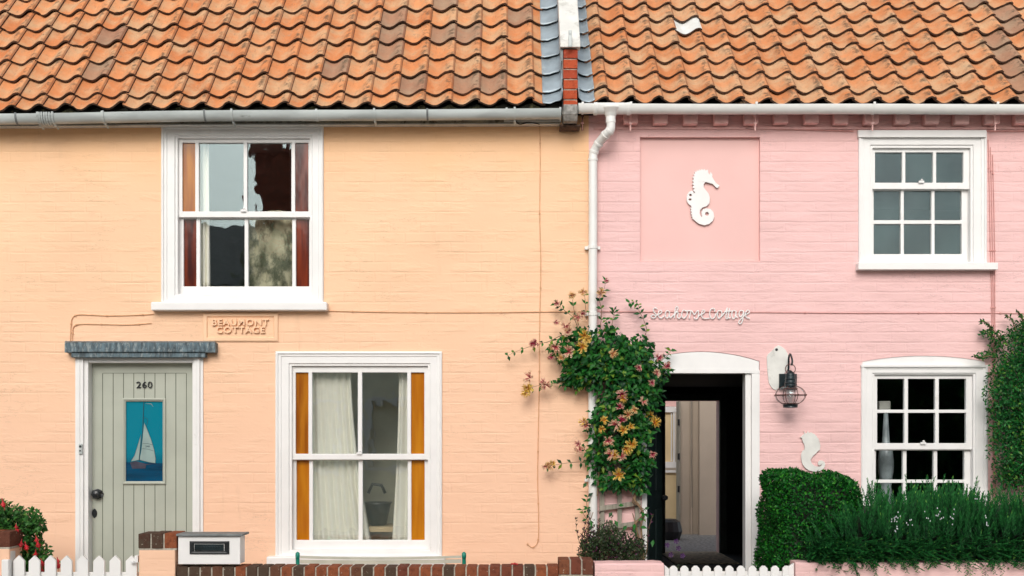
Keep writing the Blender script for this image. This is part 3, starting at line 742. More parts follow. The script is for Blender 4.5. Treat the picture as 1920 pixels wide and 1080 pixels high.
def greyL(x, r, rr):
    k = round((.158-x)/.2)
    return (k, r) in {(6, 3), (6, 4), (6, 5), (4, 4), (3, 4), (3, 1), (2, 1), (4, 6), (1, 5)} or rr.random() < .012
def greyR(x, r, rr): return (abs(x-3.6) < .05 and r >= 3 and rr.random() < .75) or (x > 3.65 and rr.random() < .22) or rr.random() < .01
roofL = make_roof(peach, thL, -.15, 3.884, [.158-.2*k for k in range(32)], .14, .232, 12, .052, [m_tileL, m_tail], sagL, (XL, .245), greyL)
m_newtile = simple('pale_replacement_tile', (.74, .74, .70), .4, .1, 10, .4)
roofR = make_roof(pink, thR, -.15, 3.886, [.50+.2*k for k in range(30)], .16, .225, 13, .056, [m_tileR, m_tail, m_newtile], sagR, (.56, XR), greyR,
                  special=lambda x, r: r == 5 and abs(x-1.3) < .02)
# roof boards under the tiles, rear slopes, ridge and gables
def roof_base(parent, theta, y0, z0, xa, xb, hw=2.1):
    b = MB(); ct, st = math.cos(theta), math.sin(theta)
    ya, yr = y0+.04, hw-.2; zr = z0+(yr-y0)*st/ct
    za = z0+.04*st/ct-.02
    zb = z0+(y0-.04-y0)*0
    vs = []
    for x in (xa, xb):
        vs += [(x, ya, za), (x, yr, zr-.02), (x, 2*yr-ya, za), (x, 2*yr-ya, za-.1), (x, yr, zr-.12), (x, ya, za-.03)]
    fs = [(0, 6, 7, 1), (1, 7, 8, 2), (2, 8, 9, 3), (3, 9, 10, 4), (4, 10, 11, 5), (5, 11, 6, 0), (0, 1, 2, 3, 4, 5), (11, 10, 9, 8, 7, 6)]
    b.add(vs, fs); b.build('roof_boards', m_under, parent)
    g = MB()
    for x in ((xa+.02, xa+.16) if xa < -1 else (xb-.16, xb-.02),):
        v = [(x[0], .2, 3.8), (x[0], 3.95, 3.8), (x[0], yr, zr-.16), (x[1], .2, 3.8), (x[1], 3.95, 3.8), (x[1], yr, zr-.16)]
        g.add(v, [(0, 1, 2), (5, 4, 3), (0, 2, 5, 3), (1, 4, 5, 2), (0, 3, 4, 1)])
    g.build('gable', m_brickd, parent)
    r = MB(); k = xa
    while k < xb-.05:
        pts = []
        for j in range(9):
            a = PI*j/8; pts.append((.13*math.cos(a), .10*math.sin(a)))
        vs = [(x, yr-c, zr+.03+s_) for x in (k, k+.295) for c, s_ in pts]; n = len(pts)
        r.add(vs, [(i, i+1, n+i+1, n+i) for i in range(n-1)]+[tuple(range(n)), tuple(range(2*n-1, n-1, -1))]); k += .3
    r.build('ridge_tiles', m_tail, parent, smooth=False)
roof_base(peach, thL, -.15, 3.884, XL, .37)
roof_base(pink, thR, -.15, 3.886, .47, XR)
# mossy mortar bedding under the left eaves
b = MB(); vs = []; x = XL; n = 0
while x < .36:
    u = ((x-.158) / .2) % 1.0; zt = 3.884+wave(u, .052)*math.cos(thL)+.020+sagL(x); 
    vs += [(x, -.142+.004*math.sin(x*60), zt), (x, -.128, zt-.07-.006*math.sin(x*23)), (x, -.08, zt)]; n += 1; x += .0125
b.add(vs, [f for i in range(n-1) for f in ((3*i, 3*i+1, 3*i+4, 3*i+3), (3*i, 3*i+3, 3*i+5, 3*i+2))]); b.build('mortar_bedding', m_moss, peach)
# lead flashings, stepped with each course
def flashing(parent, theta, y0, z0, s1, e, rows, prof, sag):
    b = MB(); ct, st = math.cos(theta), math.sin(theta); rr = random.Random(5)
    for r_ in range(rows):
        sk = -.005 if r_ == 0 else s1+(r_-1)*e-.004; ln = (s1 if r_ == 0 else e)+.03
        vs = []; N = len(prof)
        for sv in (0, .12, .5, 1.0):
            for (x, h) in prof:
                hh = .040+h+.024*(1-sv)+rr.uniform(-.002, .002)
                s = sk+sv*ln+rr.uniform(-.003, .003)
                vs.append((x+rr.uniform(-.003, .003), y0+s*ct-hh*st, z0+s*st+hh*ct+sag(x)))
        fs = [(j*N+i, j*N+i+1, (j+1)*N+i+1, (j+1)*N+i) for j in range(3) for i in range(N-1)]
        b.add(vs, fs)
    o = b.build('lead_flashing', m_lead, parent, smooth=True)
    md = o.modifiers.new('solid', 'SOLIDIFY'); md.thickness = .004; md.offset = 1
flashing(peach, thL, -.15, 3.884, .14 , .232, 11, [(.225, -.004), (.25, -.008), (.28, -.006), (.32, .008), (.350, .018), (.366, .035), (.369, .11)], sagL)
flashing(pink, thR, -.15, 3.886, .16, .225, 12, [(.484, .11), (.488, .03), (.51, .012), (.54, .0), (.57, -.002), (.598, .012), (.608, .020)], sagR)
# parapet between the roofs
def slabx(b, x0, x1, poly, mi=0):
    n = len(poly); vs = [(x0, p[0], p[1]) for p in poly]+[(x1, p[0], p[1]) for p in poly]
    b.add(vs, [tuple(range(n))[::-1], tuple(n+i for i in range(n))]+[(i, (i+1) % n, n+(i+1) % n, n+i) for i in range(n)], mi)
tL = math.tan(thL); pz = Z(90, -.2)
b = MB(); slabx(b, .374, .478, [(-.13, 3.86), (-.13, pz), (1.9, pz+2.07*tL), (4.0, pz), (4.0, 3.86)])
par = b.build('parapet_wall', m_whitew, pink)
b = MB(); cpo = .055
slabx(b, .352, .500, [(-.235, pz-.005), (-.235, pz+.03), (-.2, pz+.065), (1.9, pz+.065+2.1*tL), (4.0, pz+.065), (4.0, pz), (1.9, pz+2.07*tL+.003), (-.12, pz+.003)])
b.build('coping', m_whitew, par, bevel=.006)
b = MB(); zc = pz-.012; rr = random.Random(2); k = 0
while zc > 3.92:
    b.box(.376+rr.uniform(-.002, .002), .480+rr.uniform(-.002, .002), -.205+rr.uniform(-.002, .002), -.131, zc-.064, zc, 0, (rr.random(), rr.random(), 0)); zc -= .0745; k += 1
b.build('brick_end', m_brickr, par, bevel=.003, attr='v')
b = MB(); b.box(.380, .476, -.196, -.132, zc+.064-.0745*0, pz-.008); b.build('mortar_joint', m_mortar, par)
b = MB(); slabx(b, .376, .480, [(-.235, 3.835), (-.235, 3.905), (-.02, 3.93), (-.02, 3.79), (-.20, 3.79)]); b.build('corbel_stone', m_stone, par, bevel=.008, seg=2)
b = MB(); slabx(b, .352, .505, [(-.13, 3.772), (-.13, 3.787), (-.01, 3.787), (-.01, 3.76), (-.10, 3.762)]); b.build('corbel_base', m_tail, par, bevel=.01)
b = MB(); b.box(.412, .436, -.262, -.236, pz-.012, pz+.11); b.box(.415, .433, -.268, -.262, pz+.08, pz+.105); b.build('strap', m_gut, par, bevel=.003)
b = MB(); zsl = []
slabx(b, .354, .3735, [(-.22, pz-.10), (-.2, pz-.004), (-.09, pz+.08), (-.09, pz-.02)]); b.build('slate_slip', m_slate, par)

# ------------------------------------------------------------------ gutters and fascia
def gutter(parent, xa, xb, y, zf, r, m, name='gutter'):
    n = int((xb-xa)/.15)+1; b = MB(); seg = 12; vs = []
    for i in range(n+1):
        x = xa+(xb-xa)*i/n
        for rad in (r, r-.004):
            for k in range(seg+1):
                a = PI+PI*k/seg; vs.append((x, y+rad*math.cos(a), zf(x)+rad*1.28*math.sin(a)))
    M_ = seg+1; fs = []
    for i in range(n):
        o = i*2*M_; q = o+2*M_
        for k in range(seg):
            fs.append((o+k, o+k+1, q+k+1, q+k)); fs.append((o+M_+k, q+M_+k, q+M_+k+1, o+M_+k+1))
        fs.append((o, q, q+M_, o+M_)); fs.append((o+seg, o+M_+seg, q+M_+seg, q+seg))
    for o in (0, n*2*M_): fs += [(o+k, o+k+1, o+M_+k+1, o+M_+k) for k in range(seg)]
    b.add(vs, fs); return b.build(name, m, parent, smooth=False, bevel=0)
def gring(b, x, w, y, z, r):
    seg = 12
    vs = [(xx, y+rad*math.cos(PI*.97+PI*1.06*k/seg), z+rad*1.27*math.sin(PI*.97+PI*1.06*k/seg)) for xx in (x-w/2, x+w/2) for rad in (r, r-.012) for k in range(seg+1)]
    M_ = seg+1; fs = []
    for k in range(seg):
        fs += [(k, k+1, 2*M_+k+1, 2*M_+k), (k, M_+k, M_+k+1, k+1), (2*M_+k, 2*M_+k+1, 3*M_+k+1, 3*M_+k)]
    b.add(vs, fs)
gy = -.185
zgL = lambda x: Z(206.5, gy)+(-.0062*max(0, .4-x)) - .012*math.exp(-((x+3.6)/.9)**2)+.002*math.sin(x*2)
gut = gutter(peach, XL, X(1052, gy), gy, zgL, .052, m_gut)
gut.data.polygons.foreach_set('use_smooth', [True]*len(gut.data.polygons)); gut.modifiers.new('es', 'EDGE_SPLIT').split_angle = math.radians(40)
for px in (34, 195, 386, 595, 802, 950, 1050):
    b = MB(); gring(b, X(px, gy), .014, gy, zgL(X(px, gy)), .056); b.build('gutter_joint', m_slate if px in (34, 386, 802) else m_gut, gut)
for px in (75, 103, 197, 437, 703, 965):
    b = MB(); x = X(px, gy); gring(b, x, .012, gy, zgL(x), .058)
    b.box(x-.007, x+.007, gy-.058, gy-.046, zgL(x)-.004, zgL(x)+.010); b.tube([(x, gy, zgL(x)-.073), (x+.003, gy+.06, zgL(x)-.086)], .008, 6); b.build('gutter_bracket', m_gut, gut)
b = MB(); x = X(88, gy); b.tube([(x-.045, gy, zgL(x)), (x+.045, gy, zgL(x))], .001, 4)
for q in range(5): gring(b, x-.036+q*.018, .012, gy, zgL(x), .060+.002*(q % 2))
b.build('gutter_union', m_gut, gut)
b = MB(); n = 50; vs = []
for i in range(n+1):
    x = XL+(X(1054)-.02-XL)*i/n; z = Z(231, -.06)+.4*(zgL(x)-zgL(.3))+.008
    vs += [(x, -.055, z-.006), (x, -.055, z+.10), (x, .0, z+.10), (x, .0, z-.006)]
b.add(vs, [(4*i+k, 4*i+(k+1) % 4, 4*i+4+(k+1) % 4, 4*i+4+k) for i in range(n) for k in range(4)]+[(0, 1, 2, 3), (4*n+3, 4*n+2, 4*n+1, 4*n)])
b.build('fascia', m_fascia, peach)
b = MB(); vs = []
for i in range(n+1):
    x = XL+(X(1054)-.02-XL)*i/n; z = Z(231, -.06)+.4*(zgL(x)-zgL(.3))+.001
    vs += [(x, -.064, z-.009), (x, -.064, z), (x, .0, z), (x, .0, z-.009)]
b.add(vs, [(4*i+k, 4*i+(k+1) % 4, 4*i+4+(k+1) % 4, 4*i+4+k) for i in range(n) for k in range(4)]+[(0, 1, 2, 3), (4*n+3, 4*n+2, 4*n+1, 4*n)])
b.build('fascia_bead', m_whitew, peach)
b = MB(); b.pbox(945, 1052, 219, 229, -.072, -.066, ref=-.07); b.build('fascia_board', m_whitew, peach, bevel=.002)
b = MB(); b.tube(catmull([P(967, 218, -.08), P(967, 226, -.08), P(975, 233, -.07), P(992, 229, -.07), P(1012, 233, -.06)], 5), .004, 6); b.build('loose_cable', m_black, peach)

zR = Z(197.5, gy)
gutR = gutter(pink, X(1085, gy), XR, gy, lambda x: zR+.0015*math.sin(x*3)-.001*x, .049, m_pipe)
gutR.data.polygons.foreach_set('use_smooth', [True]*len(gutR.data.polygons)); gutR.modifiers.new('es', 'EDGE_SPLIT').split_angle = math.radians(40)
b = MB(); x0, x1 = X(1113, gy), X(1181, gy); xc = X(1145, gy)
for q in np.linspace(x0+.02, x1-.02, 7): gring(b, q, .045, gy, zR, .052)
gring(b, x0+.012, .026, gy, zR, .057); gring(b, x1-.012, .026, gy, zR, .057)
b.lathe([(.036, -.125), (.036, -.085), (.05, -.06), (.075, -.03), (.078, -.02)], (xc, gy, zR), 20)
b.build('gutter_outlet', m_pipe, gutR, smooth=False, bevel=.003)
b = MB()
for q in (1088, 1098, 1106): gring(b, X(q, gy), .036, gy, zR, .044)
b.build('gutter_end_adapter', m_gut, gutR)
for px in (1092, 1182, 1416, 1636, 1866, 2080):
    b = MB(); x = X(px, gy); gring(b, x, .014, gy, zR, .053); b.box(x-.008, x+.008, gy-.056, gy-.044, zR-.004, zR+.012); br = b.build('gutter_bracket', m_pipe, gutR)
    b = MB(); xx = X(px, -.1); b.tube([(xx, -.10, Z(211, -.1)), (xx, -.10, Z(245, -.1))], .0055, 6); b.box(xx-.011, xx+.011, -.11, -.09, Z(233, -.1), Z(230, -.1)); b.box(xx-.011, xx+.011, -.11, -.09, Z(219, -.1), Z(216, -.1))
    b.tube([(xx, -.10, Z(231, -.1)), (xx, .0, Z(231, -.1))], .005, 6)
    b.build('bracket_rod', m_pinks if px > 1100 else m_copper, gutR)
dpn = catmull([(xc, gy, zR-.10), (xc, gy, zR-.175), (X(1137, -.17), -.165, zR-.205), (X(1124, -.1), -.10, zR-.25), (X(1114, -.06), -.062, zR-.31), (X(1112, -.06), -.058, zR-.37), (X(1112, -.06), -.058, 3.3)], 6)
b = MB(); b.tube(dpn+[Vector((X(1111, -.06), -.058, 1.5)), Vector((X(1113.5, -.06), -.058, -.08))], .0325, 16)
pipe = b.build('downpipe', m_pipe, gutR, smooth=True); pipe.modifiers.new('es', 'EDGE_SPLIT').split_angle = math.radians(60)
for i in (2, 8, 13, 19, 24, 30):
    b = MB(); a, c = dpn[i], dpn[i+1]; dd = (c-a).normalized(); b.tube([a-dd*.010, a+dd*.010], .0365, 16); b.build('pipe_collar', m_pipe, pipe, bevel=.002)
for z in (Z(466), Z(590), Z(900)):
    b = MB(); xx = X(1111.5, -.06); b.tube([(xx, -.058, z-.014), (xx, -.058, z+.014)], .0368, 16); b.box(xx-.058, xx+.058, -.03, 0, z-.012, z+.012); b.build('pipe_clip', m_pipe, pipe, bevel=.002)
# dentil course
for i in range(26):
    px = 1181+i*56.0
    if X(px) > XR-.1: break
    j = random.uniform(-1, 1)
    b = MB(); b.box(X(px-13+j), X(px+13.5+j), -.078+random.uniform(-.006, .004), .0, Z(236.5)+random.uniform(-.003, .004), TOP-.002)
    b.build('dentil', m_pinkd, pink, bevel=.006, seg=3)
b = MB(); b.box(X(1113), XR, -.070, 0, TOP+.0, TOP+.03); b.box(X(1113), XR, -.012, 0, Z(243), Z(238.5)); b.build('eaves_course', m_pinkd, pink, bevel=.003)
b = MB(); b.box(XL, .36, -.12, .16, 3.886, 3.90); b.build('soffit', m_under, peach)
b = MB(); b.box(.49, XR, -.11, .16, TOP+.032, TOP+.045); b.build('soffit', m_under, pink)

# ------------------------------------------------------------------ ornaments and writing on the pink wall
def outline(pts, org, sc, y=0.0): return [(X(org[0]+a/sc, y), Z(org[1]+c/sc, y)) for a, c in pts]
def circ(cx, cy, r, org, sc, n=10, ry=None):
    return [(X(org[0]+(cx+r*math.cos(2*PI*i/n))/sc), Z(org[1]+(cy+(ry or r)*math.sin(2*PI*i/n))/sc)) for i in range(n)]
O1, S1 = (1180, 230), 4.0
sh = [(680, 468), (665, 487), (655, 485), (628, 457), (600, 450), (575, 443), (561, 455), (560, 480), (578, 505), (598, 530), (606, 560), (604, 600), (585, 622), (550, 635),
      (532, 655), (530, 680), (538, 698), (550, 708), (546, 690), (543, 668), (554, 648), (580, 638), (612, 644), (633, 668), (640, 700), (628, 735), (600, 758), (565, 767), (525, 756),
      (497, 735), (484, 722), (470, 716), (480, 708), (464, 698), (476, 690), (460, 678), (473, 670), (458, 656), (470, 650), (457, 636), (471, 632), (462, 618), (446, 606), (434, 585),
      (431, 560), (436, 535), (452, 514), (474, 506), (490, 528), (494, 518), (476, 502), (493, 494), (474, 480), (489, 470), (472, 456), (487, 444), (472, 430), (488, 420), (474, 404),
      (491, 397), (480, 380), (497, 380), (490, 362), (508, 366), (508, 350), (522, 360), (526, 345), (537, 356), (546, 342), (554, 355), (567, 343), (573, 357), (590, 348), (595, 372),
      (607, 388), (612, 366), (626, 388), (624, 402), (636, 425), (655, 452)]
b = MB(); b.plate(outline(sh, O1, S1), [circ(461, 541, 9, O1, S1), circ(458, 573, 11, O1, S1, ry=8), circ(585, 681, 14, O1, S1, 14)], .014, .026)
b.box(X(1318), X(1322), .024, .036, Z(360), Z(356)); b.box(X(1318), X(1322), .024, .036, Z(400), Z(396))
e = MB(); 
o = b.build('seahorse_ornament', m_white, bevel=.0015); tag(o, 'large white cut-out seahorse with curled tail in the recessed pink panel', 'ornament')
O2, S2 = (1480, 800), 12.0
sh2 = [(222, 240), (258, 252), (275, 265), (282, 310), (300, 355), (325, 400), (333, 460), (330, 520), (285, 545), (262, 600), (252, 660), (256, 720), (270, 790), (290, 850), (340, 920), (430, 985), (500, 1003), (570, 1010), (660, 1000), (740, 960),
       (782, 900), (796, 840), (775, 790), (720, 757), (668, 762), (636, 795), (632, 835), (648, 868), (680, 868), (700, 850), (712, 838), (715, 858), (695, 888), (660, 898), (620, 898), (560, 885), (500, 830), (465, 765), (475, 725), (530, 645),
       (590, 600), (620, 560), (680, 512), (676, 470), (692, 455), (676, 430), (690, 405), (672, 385), (684, 360), (662, 345), (668, 315), (645, 300), (648, 270), (620, 250), (600, 205), (575, 195), (560, 165), (520, 150), (485, 128),
       (430, 140), (405, 95), (388, 145), (352, 152), (310, 98), (332, 158), (292, 185), (265, 222)]
b = MB(); b.plate(outline(sh2, O2, S2), [], -.018, -.007); b.box(X(1511), X(1515), -.008, .002, Z(870), Z(866)); b.box(X(1513), X(1517), -.008, .002, Z(838), Z(834))
o = b.build('seahorse_ornament', m_whitew, bevel=.0015); tag(o, 'small worn white seahorse without a snout above the box hedge', 'ornament')
O3, S3 = (1430, 640), 8.31
b = MB(); b.plate(outline([(240, 62), (292, 82), (352, 130), (388, 195), (402, 300), (392, 420), (335, 505), (300, 560), (258, 620), (245, 730), (205, 762), (160, 745), (128, 712), (92, 645), (74, 500), (66, 380), (60, 245), (82, 198), (150, 140), (192, 92)], O3, S3), [], -.009, .001)
pa = b.build('wall_plaque', m_whitew, bevel=.002); tag(pa, 'chipped white shaped plaque behind the black wall lantern', 'plaque')
k = MB(); k.lathe([(.011, 0), (.010, -.004), (.004, -.006)], (X(1430+212/S3), -.009, Z(640+130/S3)), 8, axis='y'); k.build('nail_head', m_black, pa)
# lettering: one bent white wire per word
O4, S4 = (1210, 570), 9.14
t = thing('name_sign', 'white script wire sign reading Seahorse Cottage above the open doorway', 'sign', tuple(P(1314, 592)))
strokes = [
 [(205, 90), (168, 66), (137, 95), (150, 140), (185, 180), (172, 228), (130, 243), (98, 215), (120, 190), (185, 195), (230, 175), (272, 150), (280, 120), (246, 114), (220, 160), (230, 220), (270, 242), (322, 205)],
 [(405, 130), (370, 113), (343, 160), (345, 218), (375, 243), (405, 200), (416, 125), (412, 205), (432, 238), (470, 200), (530, 130), (562, 70), (538, 45), (512, 95), (494, 243)],
 [(494, 243), (512, 170), (545, 130), (560, 165), (550, 222), (577, 250), (612, 215)],
 [(690, 120), (650, 108), (624, 160), (630, 222), (665, 246), (705, 200), (717, 140), (690, 115)],
 [(717, 125), (772, 115), (774, 160), (750, 252)], [(774, 150), (795, 118), (825, 165), (845, 185), (880, 130), (908, 118), (912, 180), (895, 245), (850, 256), (830, 218)],
 [(912, 205), (990, 162), (1020, 122), (985, 108), (962, 170), (982, 240), (1040, 248), (1105, 245)],
 [(1190, 132), (1182, 86), (1135, 82), (1104, 140), (1110, 212), (1142, 252), (1185, 230), (1218, 150)],
 [(1290, 120), (1250, 120), (1234, 180), (1250, 242), (1286, 236), (1312, 180), (1302, 125), (1280, 117)],
 [(1315, 205), (1370, 130), (1410, 62), (1385, 180), (1382, 240), (1412, 238), (1445, 70), (1425, 180), (1425, 243), (1462, 230)], [(1358, 126), (1480, 122)],
 [(1550, 122), (1502, 115), (1480, 180), (1500, 252), (1537, 230), (1556, 120), (1552, 205), (1582, 235)],
 [(1680, 122), (1630, 114), (1604, 170), (1625, 222), (1665, 190), (1687, 122), (1670, 260), (1640, 335), (1600, 328), (1618, 282), (1700, 200)],
 [(1700, 190), (1760, 160), (1786, 130), (1750, 108), (1714, 160), (1730, 230), (1790, 245)]]
def script(name, ss):
    b = MB()
    for s in ss: b.tube(catmull([P(O4[0]+a/S4, O4[1]+c/S4, -.014) for a, c in s], 5), .0045, 6)
    b.build(name, m_white, t)
script('word_seahorse', strokes[:7]); script('word_cottage', strokes[7:])
b = MB()
for a, c in ((150, 130), (560, 160), (985, 165), (1250, 180), (1730, 160)): q = P(O4[0]+a/S4, O4[1]+c/S4, 0); b.tube([q, q+Vector((0, -.013, 0))], .003, 6)
b.build('fixing_pin', m_black, t)
# wall lantern
lc = P(1482, 741, -.15); t = thing('wall_lantern', 'black wall lantern with round caged glass beside the pink cottage doorway', 'lamp', (lc.x, 0, lc.z))
b = MB(); b.box(X(1460), X(1493), -.022, -.0005, Z(731), Z(701)); b.build('backplate', m_lamp, t, bevel=.003)
zt = Z(670, -.15)
b = MB(); b.tube(catmull([P(1478, 715, -.02), P(1478.5, 690, -.03), P(1479, 672, -.05), P(1481, 664, -.09), (lc.x+.012, -.13, zt+.006), (lc.x+.014, -.15, zt-.03), (lc.x+.008, -.15, Z(685, -.15))], 6), .0075, 8); b.build('hook', m_lamp, t, smooth=True)
b = MB(); rc = Vector((lc.x, -.15, Z(692, -.15))); b.tube([rc+Vector((.037*math.cos(a), 0, .037*math.sin(a))) for a in [i*2*PI/24 for i in range(25)]], .0032, 6); b.build('hanging_ring', m_copper, t)
S15 = 250*9/8.85; hz = lambda py: Z(py, -.15)-lc.z
b = MB(); b.lathe([(.004, hz(694)), (.018, hz(697)), (.034, hz(701)), (.036, hz(703)), (.034, hz(704)), (.037, hz(710)), (.041, hz(711)), (.038, hz(713)), (.040, hz(717)), (.046, hz(718.5)), (.042, hz(720)), (.043, hz(723)), (.049, hz(724)), (.046, hz(727))], lc, 24)
b.build('cap', m_lamp, t, bevel=0)
ga, gb = .112, .074
prof = [(ga*math.sqrt(max(0, 1-(h/gb)**2)), h) for h in [gb*math.sin(a) for a in np.linspace(-1.16, 1.16, 14)]]
b = MB(); b.lathe(prof, lc, 32); b.build('glass_globe', m_glassl, t, smooth=True)
b = MB(); b.lathe([(.050, hz(758)), (.055, hz(759)), (.052, hz(762)), (.054, hz(764)), (.03, hz(765))], lc, 24); b.build('base_collar', m_lamp, t)
b = MB()
for i in range(8):
    a = i*PI/4+.25
    b.tube([lc+Vector((r*1.03*math.cos(a), r*1.03*math.sin(a), h)) for r, h in prof], .0022, 5)
for h, rr_ in ((0, ga+.004), (hz(729), .055), (hz(757), .060)):
    b.tube([lc+Vector((rr_*math.cos(a), rr_*math.sin(a), h)) for a in [i*2*PI/32 for i in range(33)]], .003, 5)
for i in range(8):
    a = i*PI/4+.25; c = lc+Vector((ga*1.05*math.cos(a), ga*1.05*math.sin(a), 0)); b.box(c.x-.005, c.x+.005, c.y-.005, c.y+.005, c.z-.006, c.z+.006)
b.build('wire_cage', m_copper, t)
b = MB(); b.lathe([(.014, hz(756)), (.014, hz(748)), (.022, hz(746)), (.028, hz(738)), (.022, hz(730)), (.010, hz(727))], lc, 14); b.build('bulb', m_glassf, t, smooth=True)
b = MB(); b.tube([(lc.x-.01, -.02, hz(716)+lc.z), (lc.x, -.12, hz(716)+lc.z)], .012, 8); b.build('arm', m_lamp, t)

# ------------------------------------------------------------------ front walls
YF = -1.25                       # street face of the garden walls
def fx(px, y=YF): return X(px, y)
def fz(py, y=YF): return Z(py, y)
def brick_on_edge(px0, px1, pyt, n, parent, h=.098, y=YF, depth=.215, name='brick_coping'):
    b = MB(); mo = MB(); x0, x1 = fx(px0, y), fx(px1, y); w = (x1-x0)/n; zt = Z(pyt, y+depth); rr = random.Random(int(px0))
    for i in range(n):
        a = x0+i*w+.004; c = x0+(i+1)*w-.005; dz = rr.uniform(-.004, .003); dy = rr.uniform(-.004, .004)
        if i == 0: a = x0
        if i == n-1: c = x1
        b.box(a, c, y+dy, y+depth+dy, zt-h, zt+dz, 0, (rr.random(), rr.random(), 0))
    mo.box(x0+.003, x1-.003, y+.007, y+depth-.007, zt-h-.012, zt-.006)
    o = b.build(name, m_brickd, parent, bevel=.005, attr='v'); mo.build('mortar_bed', m_mortar, o)
    return zt-h-.012
# left pier at the frame edge
t = thing('brick_pier', 'peach gate pier with brick coping at the left edge beside the picket gate', 'pier', (fx(-20), YF, -.1))
zb = brick_on_edge(-48, 18, 993, 3, t); b = MB(); b.box(fx(-47), fx(17), YF+.004, YF+.211, -.1, zb); b.build('pier_body', m_peach, t, bevel=.006)
t = thing('brick_pier', 'taller peach pier topped with dark brick next to the white letterbox', 'pier', (fx(295), YF, -.1))
zb = brick_on_edge(259, 331, 995, 3, t); b = MB(); b.box(fx(260), fx(328), YF+.004, YF+.211, -.1, zb); b.build('pier_body', m_peach, t, bevel=.006)
t = thing('brick_pier', 'short brick topped pier where the peach and pink front walls meet', 'pier', (fx(1080), YF, -.1))
zb = brick_on_edge(1048, 1112.5, 1043, 3, t); b = MB(); b.box(fx(1050), fx(1112), YF+.004, YF+.211, -.1, zb); b.build('pier_body', m_peach, t, bevel=.006)
t = thing('garden_wall', 'low peach garden wall with long dark brick-on-edge coping', 'wall', (fx(690), YF, -.1))
zb = brick_on_edge(331.5, 1047.5, 1057, 33, t, y=YF+.012, depth=.19); b = MB(); b.box(fx(332), fx(1047), YF+.016, YF+.2, -.1, zb); b.build('wall_body', m_peach, t, bevel=.004)
def rough_wall(name, label, px0, px1, pyt, depth=.2, y=YF):
    x0, x1 = fx(px0, y), fx(px1, y); zt = Z(pyt, y+depth); n = max(4, int((x1-x0)/.05)); b = MB(); rr = random.Random(int(px0)); vs = []
    for i in range(n+1):
        x = x0+(x1-x0)*i/n; d = rr.uniform(-.003, .003); dy = rr.uniform(-.002, .002)
        vs += [(x, y+dy, -.1), (x, y+dy, zt-.012+d), (x, y+.012+dy, zt+d), (x, y+depth-.012, zt+d), (x, y+depth, zt-.012), (x, y+depth, -.1)]
    fs = [(6*i+k, 6*i+6+k, 6*i+7+k, 6*i+1+k) for i in range(n) for k in range(5)]+[(5, 4, 3, 2, 1, 0), tuple(6*n+k for k in range(6))]
    b.add(vs, fs); return tag(b.build(name, m_pink), label, 'wall')
rough_wall('garden_wall', 'short pink garden wall between the brick pier and the pink cottage gate', 1115.5, 1245, 1050.5)
b = rough_wall('garden_wall', 'long pink garden wall under the rosemary hedge', 1492, 2600, 1049.5)

# ------------------------------------------------------------------ picket gates
def picket(b, px, w, tip, sh_, y, th=.02):
    x, hw = fx(px, y), w/2; zt, zs = fz(tip, y), fz(sh_, y)
    b.plate([(x-hw, -.02), (x+hw, -.02), (x+hw, zs), (x, zt), (x-hw, zs)] if w > .06 else [(x-hw, -.02), (x+hw, -.02), (x+hw, zs), (x+hw*.35, zt), (x-hw*.35, zt), (x-hw, zs)], [], y, y+th)
yg = YF+.04
t = thing('picket_gate', 'white picket gate with pointed tops in front of the sage green door', 'gate', (fx(140, yg), yg, -.05))
for i, px in enumerate((35, 64, 94, 124, 154.5, 185, 215.5, 246)):
    b = MB(); picket(b, px, .073, 1041+(.6 if i % 2 else 0), 1052, yg); b.build('picket', m_white, t, bevel=.0025)
b = MB(); b.box(fx(24, yg), fx(257, yg), yg+.021, yg+.045, fz(1095, yg), fz(1073.5, yg)); b.box(fx(24, yg), fx(257, yg), yg+.021, yg+.045, .06, .13); b.build('rail', m_white, t, bevel=.003)
b = MB(); b.box(fx(252, yg-.03), fx(258.5, yg-.03), yg-.03, yg+.02, fz(1054, yg), fz(1041, yg)); b.box(fx(244, yg-.03), fx(251, yg-.03), yg-.032, yg-.018, fz(1055, yg), fz(1051, yg)); b.build('latch', m_white, t, bevel=.002)
t = thing('gate_post', 'white wooden gate post with a stub post beside the left brick pier', 'post', (fx(18, yg), yg, -.1))
b = MB(); x0, x1 = fx(7, yg), fx(22, yg)
b.add([(x, y, z) for x in (x0, x1) for y, z in ((yg-.02, -.1), (yg-.02, fz(1032, yg)), (yg+.06, fz(1034, yg)), (yg+.06, -.1))], [(0, 1, 2, 3), (7, 6, 5, 4), (0, 4, 5, 1), (1, 5, 6, 2), (2, 6, 7, 3), (3, 7, 4, 0)]); b.build('post', m_white, t, bevel=.003)
b = MB(); b.box(fx(3.5, yg-.05), fx(17, yg-.05), yg-.06, yg-.021, -.1, fz(1049, yg-.05)); b.build('stub_post', m_white, t, bevel=.006)
t = thing('picket_gate', 'white picket gate with small blunt pickets in front of the open pink cottage doorway', 'gate', (fx(1370, yg), yg, -.05))
for i, px in enumerate((1263, 1283.5, 1304.5, 1325.5, 1347, 1368, 1389.5, 1411, 1432, 1453.5, 1475)):
    b = MB(); picket(b, px, .052, 1061, 1066, yg); b.build('picket', m_white, t, bevel=.002)
b = MB(); b.box(fx(1247, yg), fx(1489, yg), yg+.021, yg+.045, fz(1090, yg), fz(1072, yg)); b.box(fx(1247, yg), fx(1489, yg), yg+.021, yg+.045, .06, .13); b.build('rail', m_white, t, bevel=.003)
b = MB(); b.add([(x, y, z) for y in (yg-.01, yg+.02) for x, z in ((fx(1246.5), -.05), (fx(1256), -.05), (fx(1256), fz(1068)), (fx(1247), fz(1060)))], [(0, 1, 2, 3), (7, 6, 5, 4), (0, 4, 5, 1), (1, 5, 6, 2), (2, 6, 7, 3), (3, 7, 4, 0)])
